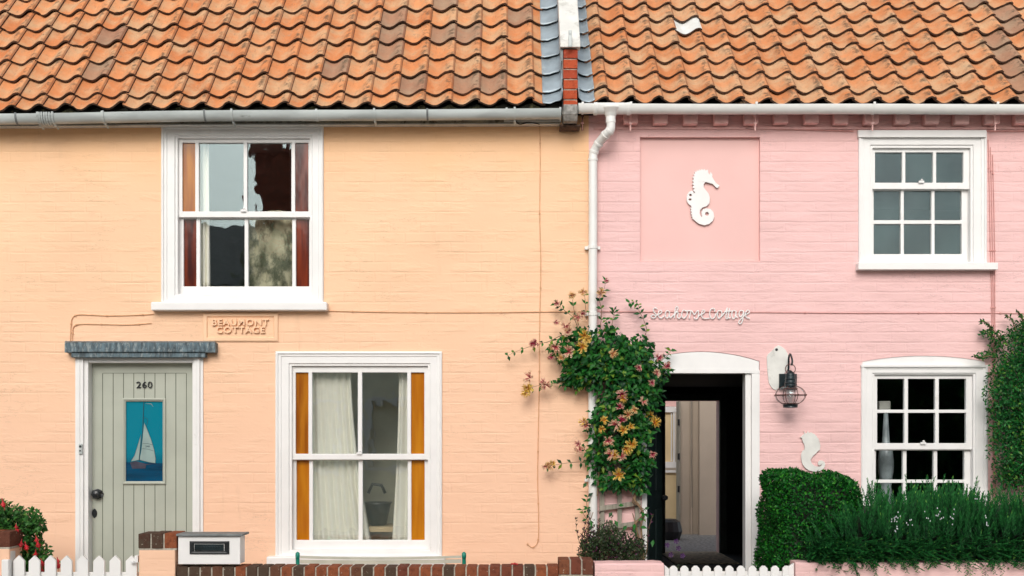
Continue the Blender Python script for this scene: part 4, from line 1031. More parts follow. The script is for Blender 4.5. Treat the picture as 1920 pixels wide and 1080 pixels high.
b.build('gate_stile', m_white, t, bevel=.002); b = MB()
b.add([(x, y, z) for y in (yg-.01, yg+.02) for x, z in ((fx(1482), -.05), (fx(1491), -.05), (fx(1491), fz(1057)), (fx(1480), fz(1064)))], [(0, 1, 2, 3), (7, 6, 5, 4), (0, 4, 5, 1), (1, 5, 6, 2), (2, 6, 7, 3), (3, 7, 4, 0)])
b.build('gate_stile', m_white, t, bevel=.002)

# ------------------------------------------------------------------ letterbox on the wall
yl = YF+.0
t = thing('letterbox', 'white wooden letterbox with slate lid and black slot on the low brick wall', 'letterbox', (fx(395), yl, fz(1059)))
b = MB(); b.box(fx(334, yl), fx(449.5, yl), yl, yl+.15, fz(1058, yl), fz(1005.5, yl)); b.box(fx(447, yl), fx(450.5, yl), yl-.003, yl+.02, fz(1058, yl), fz(1006, yl)); b.build('box', m_white, t, bevel=.003)
b = MB(); b.box(fx(330, yl-.02), fx(455, yl-.02), yl-.02, yl+.17, fz(1004.8, yl), fz(1000.8, yl)); b.build('lid', m_slate, t, bevel=.002)
b = MB(); b.ring(R4(356, 430, 1014.5, 1039, yl), R4(364, 421, 1019.5, 1033, yl), [(0, yl), (0, yl-.006), (.35, yl-.009), (.8, yl-.007), (1, yl-.002)]); slot = b.build('slot_plate', m_black, t)
b = MB(); b.box(fx(365, yl), fx(420, yl), yl-.008, yl-.0005, fz(1032.3, yl), fz(1020.2, yl))
for i in range(9): b.box(fx(371+i*5, yl), fx(374+i*5, yl), yl-.0105, yl-.0075, fz(1028, yl), fz(1024.5, yl))
b.build('slot_flap', m_lamp, slot, bevel=.001)
# bench between the wall and the window
yb_ = -.62
t = thing('garden_bench', 'cream slatted bench with green ends behind the low brick wall', 'bench', (X(714, yb_), yb_, -.1))
for px in (558, 870):
    b = MB(); xx = X(px, yb_); b.tube(catmull([(xx, yb_, Z(1040, yb_)), (xx, yb_+.01, .42), (xx, yb_-.05, .30), (xx, yb_-.05, -.1)], 5), .014, 8)
    b.tube([(xx, yb_-.30, .30), (xx, yb_-.05, .31)], .014, 8); b.tube([(xx, yb_-.30, .30), (xx, yb_-.32, -.1)], .014, 8)
    b.lathe([(.004, .02), (.015, .010), (.016, -.01), (.014, -.03)], (xx, yb_, Z(1040, yb_)), 10)
    b.build('bench_end', m_benchg, t, smooth=True)
def slat(pl, pr, mid, h, y):
    b = MB(); vs = []; n = 12
    for i in range(n+1):
        u = i/n; x = X(563+(865-563)*u, y); pc = pl+(pr-pl)*u+mid*4*u*(1-u); z = Z(pc, y); vs += [(x, y-.008, z-h), (x, y-.008, z), (x, y+.008, z), (x, y+.008, z-h)]
    b.add(vs, [(4*i+k, 4*i+(k+1) % 4, 4*i+4+(k+1) % 4, 4*i+4+k) for i in range(n) for k in range(4)]+[(0, 1, 2, 3), (4*n+3, 4*n+2, 4*n+1, 4*n)]); return b
slat(1042, 1041.5, 3, .017, yb_).build('back_slat', m_bench, t); slat(1049.5, 1048.5, 1.5, .026, yb_).build('back_slat', m_bench, t)
for q in range(4):
    b = MB(); b.box(X(560, yb_), X(868, yb_), yb_-.30+q*.07, yb_-.25+q*.07, .312, .33); b.build('seat_slat', m_bench, t, bevel=.003)
b = MB()
for dx, dz in ((0, 0), (.018, .002), (.03, -.003)): b.lathe([(.004, 0), (.011, .003), (.009, .009), (.003, .012)], (fx(960)+dx, YF+.03+dx*.4, fz(1060)+.0+dz), 7)
tag(b.build('fallen_petals', m_red), 'small red petals fallen on the brick coping', 'petals')

# ------------------------------------------------------------------ plants
def leaf_object(name, pos, dirs, nrm, ln, wd, mat, parent=None, fold=.25, var=None, curl=.15):
    n = len(pos); pos = np.asarray(pos, float); d = np.asarray(dirs, float); d /= np.linalg.norm(d, axis=1)[:, None]+1e-9
    nr = np.asarray(nrm, float); s = np.cross(d, nr); s /= np.linalg.norm(s, axis=1)[:, None]+1e-9; u = np.cross(s, d)
    ln = np.broadcast_to(ln, (n,))[:, None]; wd = np.broadcast_to(wd, (n,))[:, None]
    base = pos; mid = pos+d*ln*.48; tip = pos+d*ln-u*ln*curl
    l = mid+s*wd*.5+u*wd*fold; r = mid-s*wd*.5+u*wd*fold
    V = np.stack([base, l, tip, r, mid], 1).reshape(-1, 3)
    i0 = np.arange(n)*5
    T = np.stack([np.stack([i0, i0+4, i0+1], 1), np.stack([i0, i0+3, i0+4], 1), np.stack([i0+4, i0+2, i0+1], 1), np.stack([i0+3, i0+2, i0+4], 1)], 1).reshape(-1, 3)
    me = bpy.data.meshes.new(name); me.vertices.add(len(V)); me.vertices.foreach_set('co', V.ravel())
    me.loops.add(len(T)*3); me.loops.foreach_set('vertex_index', T.ravel().astype(np.int32))
    me.polygons.add(len(T)); me.polygons.foreach_set('loop_start', (np.arange(len(T))*3).astype(np.int32)); me.polygons.foreach_set('loop_total', np.full(len(T), 3, np.int32))
    me.update(); me.validate()
    a = me.color_attributes.new('v', 'FLOAT_COLOR', 'POINT')
    c = RNG.random((n, 3)) if var is None else var
    c = np.concatenate([c, np.ones((n, 1))], 1); a.data.foreach_set('color', np.repeat(c, 5, 0).astype(np.float32).ravel())
    me.materials.append(mat); o = bpy.data.objects.new(name, me); COL.objects.link(o)
    if parent is not None: o.parent = parent; o.location = -Vector(parent.location)
    return o
def rnd_unit(n):
    v = RNG.normal(size=(n, 3)); return v/np.linalg.norm(v, axis=1)[:, None]
def rounded_box_pts(n, c, h, rad, jitter):
    """points on a rounded box surface and their outward normals"""
    p = (RNG.random((n*3, 3))*2-1)*h; f = RNG.integers(0, 3, n*3)
    ar = np.array([h[1]*h[2], h[0]*h[2], h[0]*h[1]]); f = RNG.choice(3, n*3, p=ar/ar.sum()); sg = RNG.choice([-1, 1], n*3)
    p[np.arange(n*3), f] = sg*np.array(h)[f]
    q = np.clip(p, -(np.array(h)-rad), np.array(h)-rad); d = p-q; nn = np.linalg.norm(d, axis=1); nn[nn == 0] = 1
    nrm = d/nn[:, None]; p = q+nrm*rad
    keep = (nrm[:, 1] < .85) ; p, nrm = p[keep][:n], nrm[keep][:n]
    return p+np.array(c)+nrm*jitter(len(p))[:, None], nrm
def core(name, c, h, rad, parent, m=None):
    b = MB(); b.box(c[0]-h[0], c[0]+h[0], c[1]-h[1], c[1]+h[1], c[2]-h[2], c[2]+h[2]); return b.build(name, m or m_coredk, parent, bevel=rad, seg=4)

# box hedge
yc, hd = -.72, .36
x0, x1 = X(1427, yc+hd*.5), X(1617, yc-hd); zt = Z(893, yc-hd+.1)
t = thing('box_hedge', 'clipped glossy green box bush under the small white seahorse', 'hedge', ((x0+x1)/2, yc, -.1))
cc = ((x0+x1)/2, yc, (zt-.1)/2); hh = ((x1-x0)/2, hd, (zt+.1)/2)
n = 36000
def lump(p): return .018*np.sin(p[:, 0]*13+p[:, 2]*7)+.014*np.sin(p[:, 2]*17-p[:, 1]*9+1)+.010*np.sin(p[:, 0]*31+p[:, 2]*23)
p, nr = rounded_box_pts(n, cc, hh, .095, lambda m: -np.abs(RNG.normal(0, .028, m))+.008)
p += nr*lump(p)[:, None]
dr_ = nr*.5+rnd_unit(len(p))*.75+np.array([0, 0, .25])
leaf_object('leaves', p, dr_, nr+rnd_unit(len(p))*.7, RNG.uniform(.016, .030, len(p)), RNG.uniform(.010, .017, len(p)), m_box, t)
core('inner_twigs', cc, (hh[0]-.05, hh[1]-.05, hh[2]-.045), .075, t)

# rosemary hedge
def rosemary(label):
    t = thing('rosemary_hedge', label, 'hedge', (3.4, -.9, -.1))
    P_, D_, N_, Lg, Vr = [], [], [], [], []; st = MB(); rr = random.Random(11)
    fl = []
    for k in range(4600):
        x = rr.uniform(1.95, 5.2); y = rr.uniform(-1.27, -.52); front = rr.random()
        ztop = 1.045+.018*math.sin(x*5)+.018*math.sin(x*11+1)+.015*math.sin(x*23)
        if x < 2.4: ztop -= (2.4-x)*.42
        if y < -1.0: ztop -= (-1.0-y)*.9
        z = rr.uniform(.66, ztop-.06) if front < .72 else ztop-rr.uniform(.03, .2)
        if front < .72: y = -1.06-rr.uniform(0, .14)-.10*(1-abs((z-.85)/.35))*rr.random()
        lnt = rr.uniform(.10, .19)
        lean = Vector((rr.uniform(-.32, .32)-(.45 if x < 2.3 else 0), (-.42 if front < .72 else rr.uniform(-.2, .2))*rr.random(), 1)).normalized()
        if front < .72 and z < .80: lean = Vector((rr.uniform(-.6, .6), -.8, rr.uniform(-.3, .5))).normalized()
        p0 = Vector((x, y, z)); mid = p0+lean*lnt*.5+Vector((rr.uniform(-.01, .01), -.012, 0)); p1 = p0+lean*lnt
        m = 24; tone = rr.random()
        for i in range(m):
            u = i/m; c = p0.lerp(p1, u)
            a = i*2.4+rr.random(); side = Vector((math.cos(a), math.sin(a), 0))
            dd = side*(.55-.3*u)+lean*1.0
            P_.append(c); D_.append(dd); N_.append(Vector((rr.uniform(-.8, .8), -1, rr.uniform(-.2, .8)))); Lg.append(rr.uniform(.024, .040)*(1-.3*u)); Vr.append((min(1, rr.random()*.5+.6*u*(.3+.7*tone)), rr.random()*(.3+.75*u), 0))
    # trailing shoots that spill over the wall
    for k in range(150):
        x = rr.uniform(2.1, 5.2); p0 = Vector((x, -1.24, rr.uniform(.66, .72))); ln = rr.uniform(.03, .11)*(1.5 if abs((x-3.05)) < .12 or abs(x-3.62) < .06 else 1)
        lean = Vector((rr.uniform(-.5, .5), -.35, -1)).normalized(); p1 = p0+lean*ln+Vector((0, -.02, 0))
        for i in range(14):
            u = i/14; c = p0.lerp(p1, u); a = i*2.4; side = Vector((math.cos(a), math.sin(a)*.5, 0))
            P_.append(c); D_.append(side*.9+lean*.5); N_.append(Vector((0, -1, .2))); Lg.append(rr.uniform(.014, .024)); Vr.append((rr.random(), rr.random(), 0))
    n = len(P_); var = np.array(Vr) 
    leaf_object('needles', np.array([tuple(q) for q in P_]), np.array([tuple(q) for q in D_]), np.array([tuple(q) for q in N_]), np.array(Lg), .0058, m_rosem, t, fold=.1, var=var, curl=.05)
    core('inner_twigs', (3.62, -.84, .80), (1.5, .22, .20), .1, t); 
    fb = MB()
    for cx, cy, nn_ in ((1672, 975, 6), (1683, 973, 14), (1680, 990, 9), (1706, 982, 5), (1738, 970, 8), (1760, 965, 9), (1763, 972, 5), (1785, 972, 10), (1848, 975, 7), (1850, 985, 4), (1830, 932, 6), (1705, 972, 4)):
        for i in range(int(nn_*.6)):
            q = P(cx+rr.gauss(0, 3), cy+rr.gauss(0, 6), -1.30); fb.lathe([(.001, 0), (.0035, .003), (.003, .008), (.001, .010)], q, 5)
    fb.build('blossom', simple('pale_rosemary_blossom', (.55, .58, .60), .6, .2, 40), t)
    return t
rosemary('long shaggy rosemary hedge spilling over the pink garden wall')

# climbing shrub on the right
t = thing('climbing_shrub', 'tall leafy climbing shrub on the pink wall at the right edge', 'shrub', (X(1920), -.1, -.1))
n = 17000; pts = []; 
blobs = [(1990, 860, 125, 90, .30), (1925, 840, 75, 85, .3), (1900, 740, 58, 60, .28), (1950, 740, 90, 90, .3), (1893, 690, 38, 38, .22), (1925, 660, 50, 50, .25), (1975, 640, 70, 60, .28), (1870, 640, 20, 24, .12), (1850, 625, 14, 10, .06), (1905, 625, 20, 16, .08), (1853, 665, 20, 8, .05), (1895, 790, 45, 45, .26), (1935, 610, 30, 22, .12), (1890, 890, 30, 30, .2)]
wts = np.array([b_[2]*b_[3] for b_ in blobs], float); wts /= wts.sum()
cnt = RNG.multinomial(n, wts)
Ps, Ns = [], []
for b_, c_ in zip(blobs, cnt):
    dv = rnd_unit(c_); r = RNG.random(c_)**.45*1.0
    px = b_[0]+dv[:, 0]*r*b_[2]; py = b_[1]+dv[:, 2]*r*b_[3]; yy = -.02-b_[4]*.5+dv[:, 1]*r*b_[4]*.5
    q = np.stack([(px-960)*(9+yy)/2250, yy, EYE+(824-py)*(9+yy)/2250], 1); Ps.append(q); Ns.append(dv*np.array([1, 1, 1]))
Ps = np.concatenate(Ps); Ns = np.concatenate(Ns); k = Ps[:, 1] < -.012; Ps, Ns = Ps[k], Ns[k]
leaf_object('leaves', Ps, Ns*.4+rnd_unit(len(Ps))*.8+np.array([-.1, -.3, .15]), Ns+rnd_unit(len(Ps))*.6+np.array([0, -.8, .5]), RNG.uniform(.020, .036, len(Ps)), RNG.uniform(.010, .016, len(Ps)), m_shrub, t)
st = MB(); sp_, sd_ = [], []
for pts_ in ([(1880, 640), (1865, 622), (1850, 606), (1838, 602)], [(1870, 668), (1850, 668), (1836, 672), (1826, 668)], [(1905, 620), (1897, 600), (1888, 592)], [(1920, 610), (1915, 594), (1908, 585)], [(1878, 650), (1862, 635), (1858, 618), (1852, 610)], [(1880, 700), (1862, 698), (1852, 704)], [(1880, 765), (1862, 772), (1850, 768)], [(1875, 815), (1862, 820)], [(1898, 900), (1905, 800), (1915, 700), (1930, 640)], [(1880, 920), (1888, 850), (1900, 780)]):
    cp = catmull([P(a, c, -.10) for a, c in pts_], 5); st.tube(cp, [.004]*(len(cp)-1)+[.001], 5)
    for q in range(len(cp)-1):
        for _ in range(4 if len(pts_) < 5 and pts_[0][1] < 880 else 0): sp_.append(tuple(cp[q]+Vector(rnd_unit(1)[0])*.006)); sd_.append(tuple((cp[q+1]-cp[q]).normalized()*.6+Vector(rnd_unit(1)[0])*.8))
st.build('stems', m_stem, t)
leaf_object('shoot_leaves', sp_, sd_, rnd_unit(len(sp_))+np.array([0, -1, .4]), RNG.uniform(.018, .034, len(sp_)), .012, m_shrub, t)

# honeysuckle
t = thing('honeysuckle', 'flowering honeysuckle climbing the trellis and white downpipe', 'climber', (X(1160), -.08, -.1))
hb = [(1075, 668, 32, 24, .10, 75), (1050, 652, 22, 13, .06, 25), (1090, 712, 36, 18, .10, 90), (1058, 714, 20, 8, .05, 18), (1160, 908, 36, 12, .09, 60), (1202, 905, 12, 24, .07, 40), (1120, 890, 12, 22, .06, 24), (1135, 640, 42, 34, .14, 180), (1165, 682, 62, 42, .2, 400), (1112, 682, 50, 40, .17, 290), (1190, 652, 34, 24, .12, 150), (1185, 735, 48, 50, .2, 380), (1150, 780, 40, 48, .18, 270), (1194, 812, 28, 52, .16, 230), (1140, 845, 36, 36, .14, 170), (1196, 872, 22, 38, .12, 180),
      (1162, 898, 34, 12, .10, 75), (1222, 702, 26, 26, .12, 110), (1090, 625, 20, 16, .08, 30), (1062, 645, 28, 20, .07, 40), (1085, 700, 28, 20, .10, 80), (1240, 690, 18, 12, .06, 20), (1118, 800, 14, 30, .07, 50), (1112, 860, 12, 24, .06, 30), (1222, 740, 16, 30, .08, 55), (1168, 715, 60, 60, .16, 200), (1216, 860, 12, 16, .06, 20)]
Ps, Ns = [], []
for a, c, rx, ry, dp_, m in hb:
    m = int(m*1.6); dv = rnd_unit(m); r = RNG.random(m)**.42*np.where(RNG.random(m) < .14, RNG.uniform(1.0, 1.35, m), 1)
    yy = -.045-dp_*.55+dv[:, 1]*r*dp_*.5; px = a+dv[:, 0]*r*rx; py = c+dv[:, 2]*r*ry
    Ps.append(np.stack([(px-960)*(9+yy)/2250, yy, EYE+(824-py)*(9+yy)/2250], 1)); Ns.append(dv)
Ps = np.concatenate(Ps); Ns = np.concatenate(Ns); m = len(Ps)
leaf_object('leaves', Ps, Ns*np.array([.5, .3, .2])+rnd_unit(m)*.6+np.array([0, -.2, -.35]), Ns*.4+rnd_unit(m)*.5+np.array([0, -1, .55]), RNG.uniform(.036, .062, m), RNG.uniform(.021, .034, m), m_honeyl, t, curl=.25)
st = MB(); sp_, sd_ = [], []
vines = [[(1100, 640), (1060, 628), (1030, 640), (1000, 648), (970, 658), (950, 668)], [(1110, 700), (1080, 712), (1050, 718), (1015, 722), (990, 728)], [(1125, 620), (1128, 585), (1124, 560), (1132, 545), (1136, 525)], [(1190, 660), (1205, 638), (1212, 618), (1206, 598), (1198, 582), (1197, 570), (1188, 566), (1178, 568)],
         [(1118, 868), (1095, 866), (1065, 868), (1040, 872), (1026, 876)], [(1090, 640), (1078, 600), (1062, 585), (1050, 575), (1042, 568)], [(1085, 610), (1076, 580), (1073, 556)], [(1100, 600), (1098, 575), (1096, 550)], [(1140, 640), (1140, 610), (1135, 600)], [(1144, 640), (1148, 605), (1152, 590), (1151, 582)],
         [(1215, 700), (1228, 682), (1240, 676), (1254, 664), (1258, 655)], [(1110, 850), (1098, 845), (1090, 838)], [(1110, 815), (1100, 800), (1098, 790)], [(1200, 950), (1212, 960), (1205, 975)], [(1222, 720), (1240, 705), (1250, 690)], [(1104, 965), (1100, 945), (1102, 930)], [(1108, 985), (1095, 965), (1092, 955)]]
for v in vines:
    cp = catmull([P(a, c, -.10) for a, c in v], 5); N = len(cp); st.tube(cp, [.0032-.0022*i/N for i in range(N)], 5)
    for q in range(2, N-1):
        if q % 3 == 0 or q > N-3:
            tg = (cp[min(q+1, N-1)]-cp[q]).normalized()
            for sgn in (-1, 1):
                sp_.append(tuple(cp[q])); sd_.append(tuple(tg*.45+Vector((-tg.z, -.3, tg.x))*sgn*.8+Vector(rnd_unit(1)[0])*.45))
leaf_object('shoot_leaves', sp_, sd_, rnd_unit(len(sp_))*.4+np.array([0, -1, .4]), RNG.uniform(.028, .056, len(sp_)), RNG.uniform(.016, .027, len(sp_)), m_honeyl, t)
for v, r in (([(1205, 1050), (1198, 1010), (1190, 985), (1206, 965), (1196, 945), (1190, 935), (1198, 905), (1192, 860), (1200, 800)], .011), ([(1208, 1050), (1202, 990), (1207, 968), (1200, 950), (1186, 940), (1196, 915), (1204, 880)], .008),
             ([(1188, 935), (1194, 900), (1180, 850), (1170, 780), (1150, 720)], .006), ([(1204, 1055), (1196, 1000), (1186, 962)], .006), ([(1120, 930), (1124, 850), (1118, 780)], .005), ([(1150, 705), (1128, 720), (1140, 745)], .004), ([(1108, 1030), (1104, 990), (1112, 960)], .004)):
    cp = catmull([P(a, c, -.09) for a, c in v], 5); st.tube(cp, [r*(1-.4*i/len(cp)) for i in range(len(cp))], 7)
st.build('stems', m_stem, t)
lf = [(1110, 985, .06), (1106, 975, .055), (1104, 952, .05), (1148, 960, .05), (1152, 975, .06), (1175, 985, .06), (1185, 990, .07), (1190, 982, .06), (1200, 988, .06), (1142, 975, .045), (1225, 1012, .06), (1160, 948, .04), (1100, 905, .05), (1104, 890, .04), (1205, 960, .05)]
leaf_object('low_leaves', [tuple(P(a, c, -.11)) for a, c, s in lf], [(random.uniform(-.7, .7), -.3, random.uniform(-.8, .1)) for _ in lf], [(random.uniform(-.3, .3), -1, .5)for _ in lf], np.array([s for a, c, s in lf]), .03, m_honeyl, t)
def flower_cluster(seed, kind):
    rr = random.Random(seed); b = MB(); vs_all = []
    pal = {'y': ((.62, .18, .04), (.74, .42, .03), (.84, .66, .20)), 'p': ((.40, .02, .07), (.66, .22, .18), (.86, .72, .50)), 'm': ((.34, .01, .05), (.50, .04, .10), (.84, .60, .48)), 'o': ((.50, .12, .08), (.74, .42, .14), (.84, .68, .40))}[kind]
    for i in range(26):
        th_ = rr.uniform(0, 2*PI); el = rr.uniform(-.2, 1.0)
        d = Vector((math.cos(th_)*math.cos(el), -abs(math.sin(el))*.7-.2, math.sin(th_)*math.cos(el)*.9+.15)).normalized()
        ln = rr.uniform(.018, .034); bend = Vector((0, -.2, -.5))*.008
        pts = [d*.004, d*ln*.5+bend*.2, d*ln*.8+bend*.6, d*ln+bend]; cs = [pal[0], pal[0] if rr.random() < .5 else pal[1], pal[1], pal[2]]
        seg = 4; rs = [.0016, .0022, .0034, .0030]; n0 = len(b.v); b.tube(pts, rs, seg)
        b.at[n0:] = [cs[j] for j in range(4) for _ in range(seg)]
        tip = pts[-1]; sd = d.cross(Vector((.3, .5, .8))).normalized()
        for sg in (-1, 1):       # flared lips
            b.add([tip+sd*.002, tip-sd*.002, tip+sd*sg*.007+d*.004+Vector((0, 0, -.005)), tip+d*.008+sd*sg*.003], [(0, 1, 2), (0, 2, 3)], 0, [pal[1], pal[1], pal[2], pal[2]])
        if rr.random() < .6: b.tube([tip, tip+d*.012], .0006, 3, at=(.8, .6, .2))
    me_o = b.build('flower_cluster', m_petal, attr='v'); me = me_o.data; bpy.data.objects.remove(me_o); return me
protos = {(k, s): flower_cluster(s*7+ord(k), k) for k in 'ypmo' for s in range(3)}
fls = [(1074, 555, 'o', .9), (1094, 547, 'o', .9), (1044, 569, 'm', .8), (1084, 596, 'p', 1.2), (1094, 590, 'm', .8), (1060, 612, 'p', 1.2), (1066, 622, 'p', 1), (1042, 604, 'm', .7), (1097, 630, 'y', 1.3), (1103, 636, 'y', .9), (1006, 643, 'm', 1.1), (998, 646, 'm', .8), (1041, 651, 'p', 1.2), (1031, 668, 'm', .9), (1066, 660, 'p', 1.3), (1050, 672, 'o', .8),
       (1090, 651, 'y', 1.2), (1092, 645, 'm', .9), (1148, 663, 'o', 1), (992, 708, 'p', 1.2), (988, 728, 'y', 1.3), (984, 736, 'y', 1), (1023, 722, 'p', 1.2), (1018, 716, 'm', .8), (1127, 549, 'o', 1.0), (1136, 525, 'm', .6), (1166, 740, 'm', 1.2), (1167, 747, 'y', .9), (1163, 764, 'm', .9), (1177, 778, 'o', 1), (1252, 689, 'm', 1), (1234, 671, 'm', 1), (1230, 700, 'p', .9),
       (1223, 717, 'm', .8), (1205, 753, 'p', .9), (1219, 778, 'y', 1), (1227, 793, 'y', 1.3), (1166, 789, 'm', 1.1), (1155, 797, 'p', 1.2), (1098, 797, 'p', 1.1), (1094, 790, 'y', .9), (1169, 806, 'y', 1.1), (1140, 826, 'p', 1.2), (1085, 844, 'p', 1.1), (1083, 832, 'm', .8), (1030, 872, 'o', 1), (1022, 874, 'p', .8), (1036, 868, 'y', .7), (1152, 854, 'y', 1.0), (1145, 852, 'p', 1.1), (1164, 856, 'p', 1.1),
       (1174, 842, 'y', 1.2), (1184, 834, 'y', 1.2), (1160, 890, 'y', 1.3), (1223, 851, 'm', .9), (1128, 804, 'y', .8), (1132, 788, 'y', .9), (1198, 690, 'm', .8), (1190, 768, 'o', .8), (1182, 800, 'y', .8)]
for i, (a, c, k, s) in enumerate(fls):
    on_leaf = any(((a-q[0])/q[2])**2+((c-q[1])/q[3])**2 < 1 for q in hb)
    o = bpy.data.objects.new('flower_cluster', protos[(k, i % 3)]); COL.objects.link(o); o.parent = t
    o.location = P(a, c, -.27 if on_leaf else -.12)-Vector(t.location); o.rotation_euler = (random.uniform(-.4, .4), random.uniform(0, 6.28), random.uniform(-.4, .4)); o.scale = (s*1.12,)*3
# trellis
t = thing('trellis', 'grey wooden trellis behind the honeysuckle between downpipe and doorway', 'trellis', (X(1160), -.03, -.1))
for a0, a1, w in ((1128.5, 1128, .036), (1161, 1161, .032), (1194, 1194, .034)):
    b = MB(); b.obox((X(a0), -.028, -.08), (X(a1), -.028, Z(770)), w, .018, up=(0, 1, 0)); b.build('upright', m_timber, t, bevel=.002)
for l, r_ in ((917, 909), (953, 942), (990, 980), (1028, 1020), (870, 864), (826, 820), (782, 778)):
    b = MB(); b.obox((X(1123), -.048, Z(l)), (X(1200), -.048, Z(r_)), .016, .036, up=(0, 0, 1)); b.build('crossbar', m_timber, t, bevel=.002)

# dark hebe, potted plant, fuchsia
t = thing('hebe_bush', 'dark purple green hebe bush behind the short pink garden wall', 'shrub', (X(1145, -.75), -.75, -.1))
n = 5200; dv = rnd_unit(n); r = RNG.random(n)**.35; yy = -.78+dv[:, 1]*r*.25
lobes = RNG.choice(5, n, p=[.2, .24, .24, .2, .12]); lx = np.array([1105, 1130, 1160, 1190, 1140])[lobes]; ly = np.array([1040, 1030, 1032, 1040, 1010])[lobes]; lw = np.array([22, 30, 30, 24, 26])[lobes]; lh = np.array([38, 42, 38, 32, 34])[lobes]
px = lx+dv[:, 0]*r*lw; py = ly-dv[:, 2]*r*lh
q = np.stack([(px-960)*(9+yy)/2250, yy, EYE+(824-py)*(9+yy)/2250], 1)
leaf_object('leaves', q, rnd_unit(n)*.7+np.array([0, -.2, .6]), rnd_unit(n)+np.array([0, -.7, .7]), RNG.uniform(.014, .030, n), RNG.uniform(.007, .013, n), m_hebe, t)
st = MB(); sp_, sd_ = [], []; rr = random.Random(4)
for k in range(34):
    a = rr.uniform(1084, 1212); h = rr.uniform(962, 1015) if rr.random() < .5 else rr.uniform(995, 1020); b0 = P(a+rr.uniform(-6, 6), 1055, -.78); b1 = P(a+rr.uniform(-14, 14), h, -.80); cp = [b0.lerp(b1, j/7)+Vector((.008*math.sin(j), 0, 0)) for j in range(8)]
    st.tube(cp, [.003-.0003*j for j in range(8)], 4)
    for j in range(3, 8):
        for s_ in range(5): sp_.append(tuple(cp[j]+Vector((0, 0, rr.uniform(-.01, .01))))); aa = rr.uniform(0, 6.28); sd_.append((math.cos(aa)*.8, math.sin(aa)*.6, .8))
st.build('stems', m_stem, t)
vv = RNG.random((len(sp_), 3)); vv[:, 1] = np.where(RNG.random(len(sp_)) < .3, 1, vv[:, 1])
leaf_object('shoot_leaves', sp_, sd_, rnd_unit(len(sp_))+np.array([0, -1, .5]), RNG.uniform(.014, .026, len(sp_)), .009, m_hebe, t, var=vv)
pc = P(1266, 1052, -.35)
t = thing('potted_plant', 'small pot of purple flowers on the ground before the open doorway', 'plant', (pc.x, -.35, -.1))
b = MB(); b.lathe([(.08, 0), (.11, .22), (.12, .23), (.12, .26), (.10, .26), (.09, .2)], (pc.x, -.35, -.1), 20); b.build('pot', m_tail, t)
n = 900; dv = rnd_unit(n); r = RNG.random(n)**.4; q = np.array([pc.x, -.35, .33])+dv*r[:, None]*np.array([.12, .10, .22])
leaf_object('leaves', q, rnd_unit(n)+np.array([0, -.2, .4]), rnd_unit(n)+np.array([0, -.8, .6]), RNG.uniform(.015, .032, n), RNG.uniform(.010, .018, n), m_pansy, t)
m_purple = simple('purple_petal', (.045, .008, .07), .6, .3, 30)
for a, c in ((1272, 1028), (1258, 1040), (1280, 1042), (1268, 1015), (1251, 1022)):
    b = MB(); q = P(a, c, -.47)
    for k in range(5):
        an = k*2*PI/5; b.add([q, q+Vector((.016*math.cos(an-.5), -.004, .016*math.sin(an-.5))), q+Vector((.021*math.cos(an), -.002, .021*math.sin(an))), q+Vector((.016*math.cos(an+.5), -.004, .016*math.sin(an+.5)))], [(0, 1, 2, 3)])
    b.lathe([(.004, -.006), (.005, 0)], q, 6, axis='y'); b.build('flower', m_purple, t)
t = thing('fuchsia_bush', 'green fuchsia bush with hanging red flowers behind the left picket gate', 'shrub', (X(30, -.85), -.85, -.1))
lob = [(-20, 985, 45, 50), (20, 985, 40, 38), (55, 975, 24, 24), (50, 1010, 26, 30), (72, 985, 12, 18), (30, 1035, 45, 35), (75, 1040, 20, 24), (92, 1062, 18, 16), (0, 955, 22, 16), (-40, 1050, 60, 50), (60, 1065, 40, 30), (-60, 980, 40, 40)]
Ps, Ns = [], []
for a, c, rx, ry in lob:
    m = int(rx*ry*.62); dv = rnd_unit(m); r = RNG.random(m)**.4; yy = -.85+dv[:, 1]*r*.24
    Ps.append(np.stack([(a+dv[:, 0]*r*rx-960)*(9+yy)/2250, yy, EYE+(824-(c-dv[:, 2]*r*ry))*(9+yy)/2250], 1)); Ns.append(dv)
Ps = np.concatenate(Ps); Ns = np.concatenate(Ns); m = len(Ps)
leaf_object('leaves', Ps, Ns*.4+rnd_unit(m)*.6+np.array([0, -.3, -.15]), Ns*.4+rnd_unit(m)*.4+np.array([0, -.8, .7]), RNG.uniform(.024, .042, m), RNG.uniform(.014, .024, m), m_fuchl, t)
st = MB()
for a0, a1, h in ((20, 0, 950), (30, 55, 960), (40, 75, 975), (50, 90, 1050), (10, -30, 960), (35, 60, 1010)):
    st.tube(catmull([P(a0, 1200, -.85), P((a0*2+a1)/3, 1080, -.85), P(a1, h, -.88)], 5), .005, 5)
for pp in ([(85, 1040), (102, 1046), (108, 1055)], [(8, 940), (5, 935)]): st.tube(catmull([P(a, c, -1.0) for a, c in pp], 4), .002, 4)
st.build('stems', m_stem, t)
b = MB()
for k in range(4):
    an = k*PI/2+.4; b.add([(0, 0, 0), (.010*math.cos(an), .010*math.sin(an), -.018), (.030*math.cos(an), .030*math.sin(an), -.030), (.008*math.cos(an+.7), .008*math.sin(an+.7), -.016)], [(0, 1, 2), (0, 2, 3)])
b.lathe([(.003, .022), (.004, .004), (.006, -.002), (.012, -.020), (.013, -.034), (.006, -.040)], (0, 0, 0), 8)
for k in range(3): b.tube([(0, 0, -.03), (.004*math.cos(k*2), .004*math.sin(k*2), -.062)], .0008, 3)
fo = b.build('flower', m_red); fme = fo.data; bpy.data.objects.remove(fo)
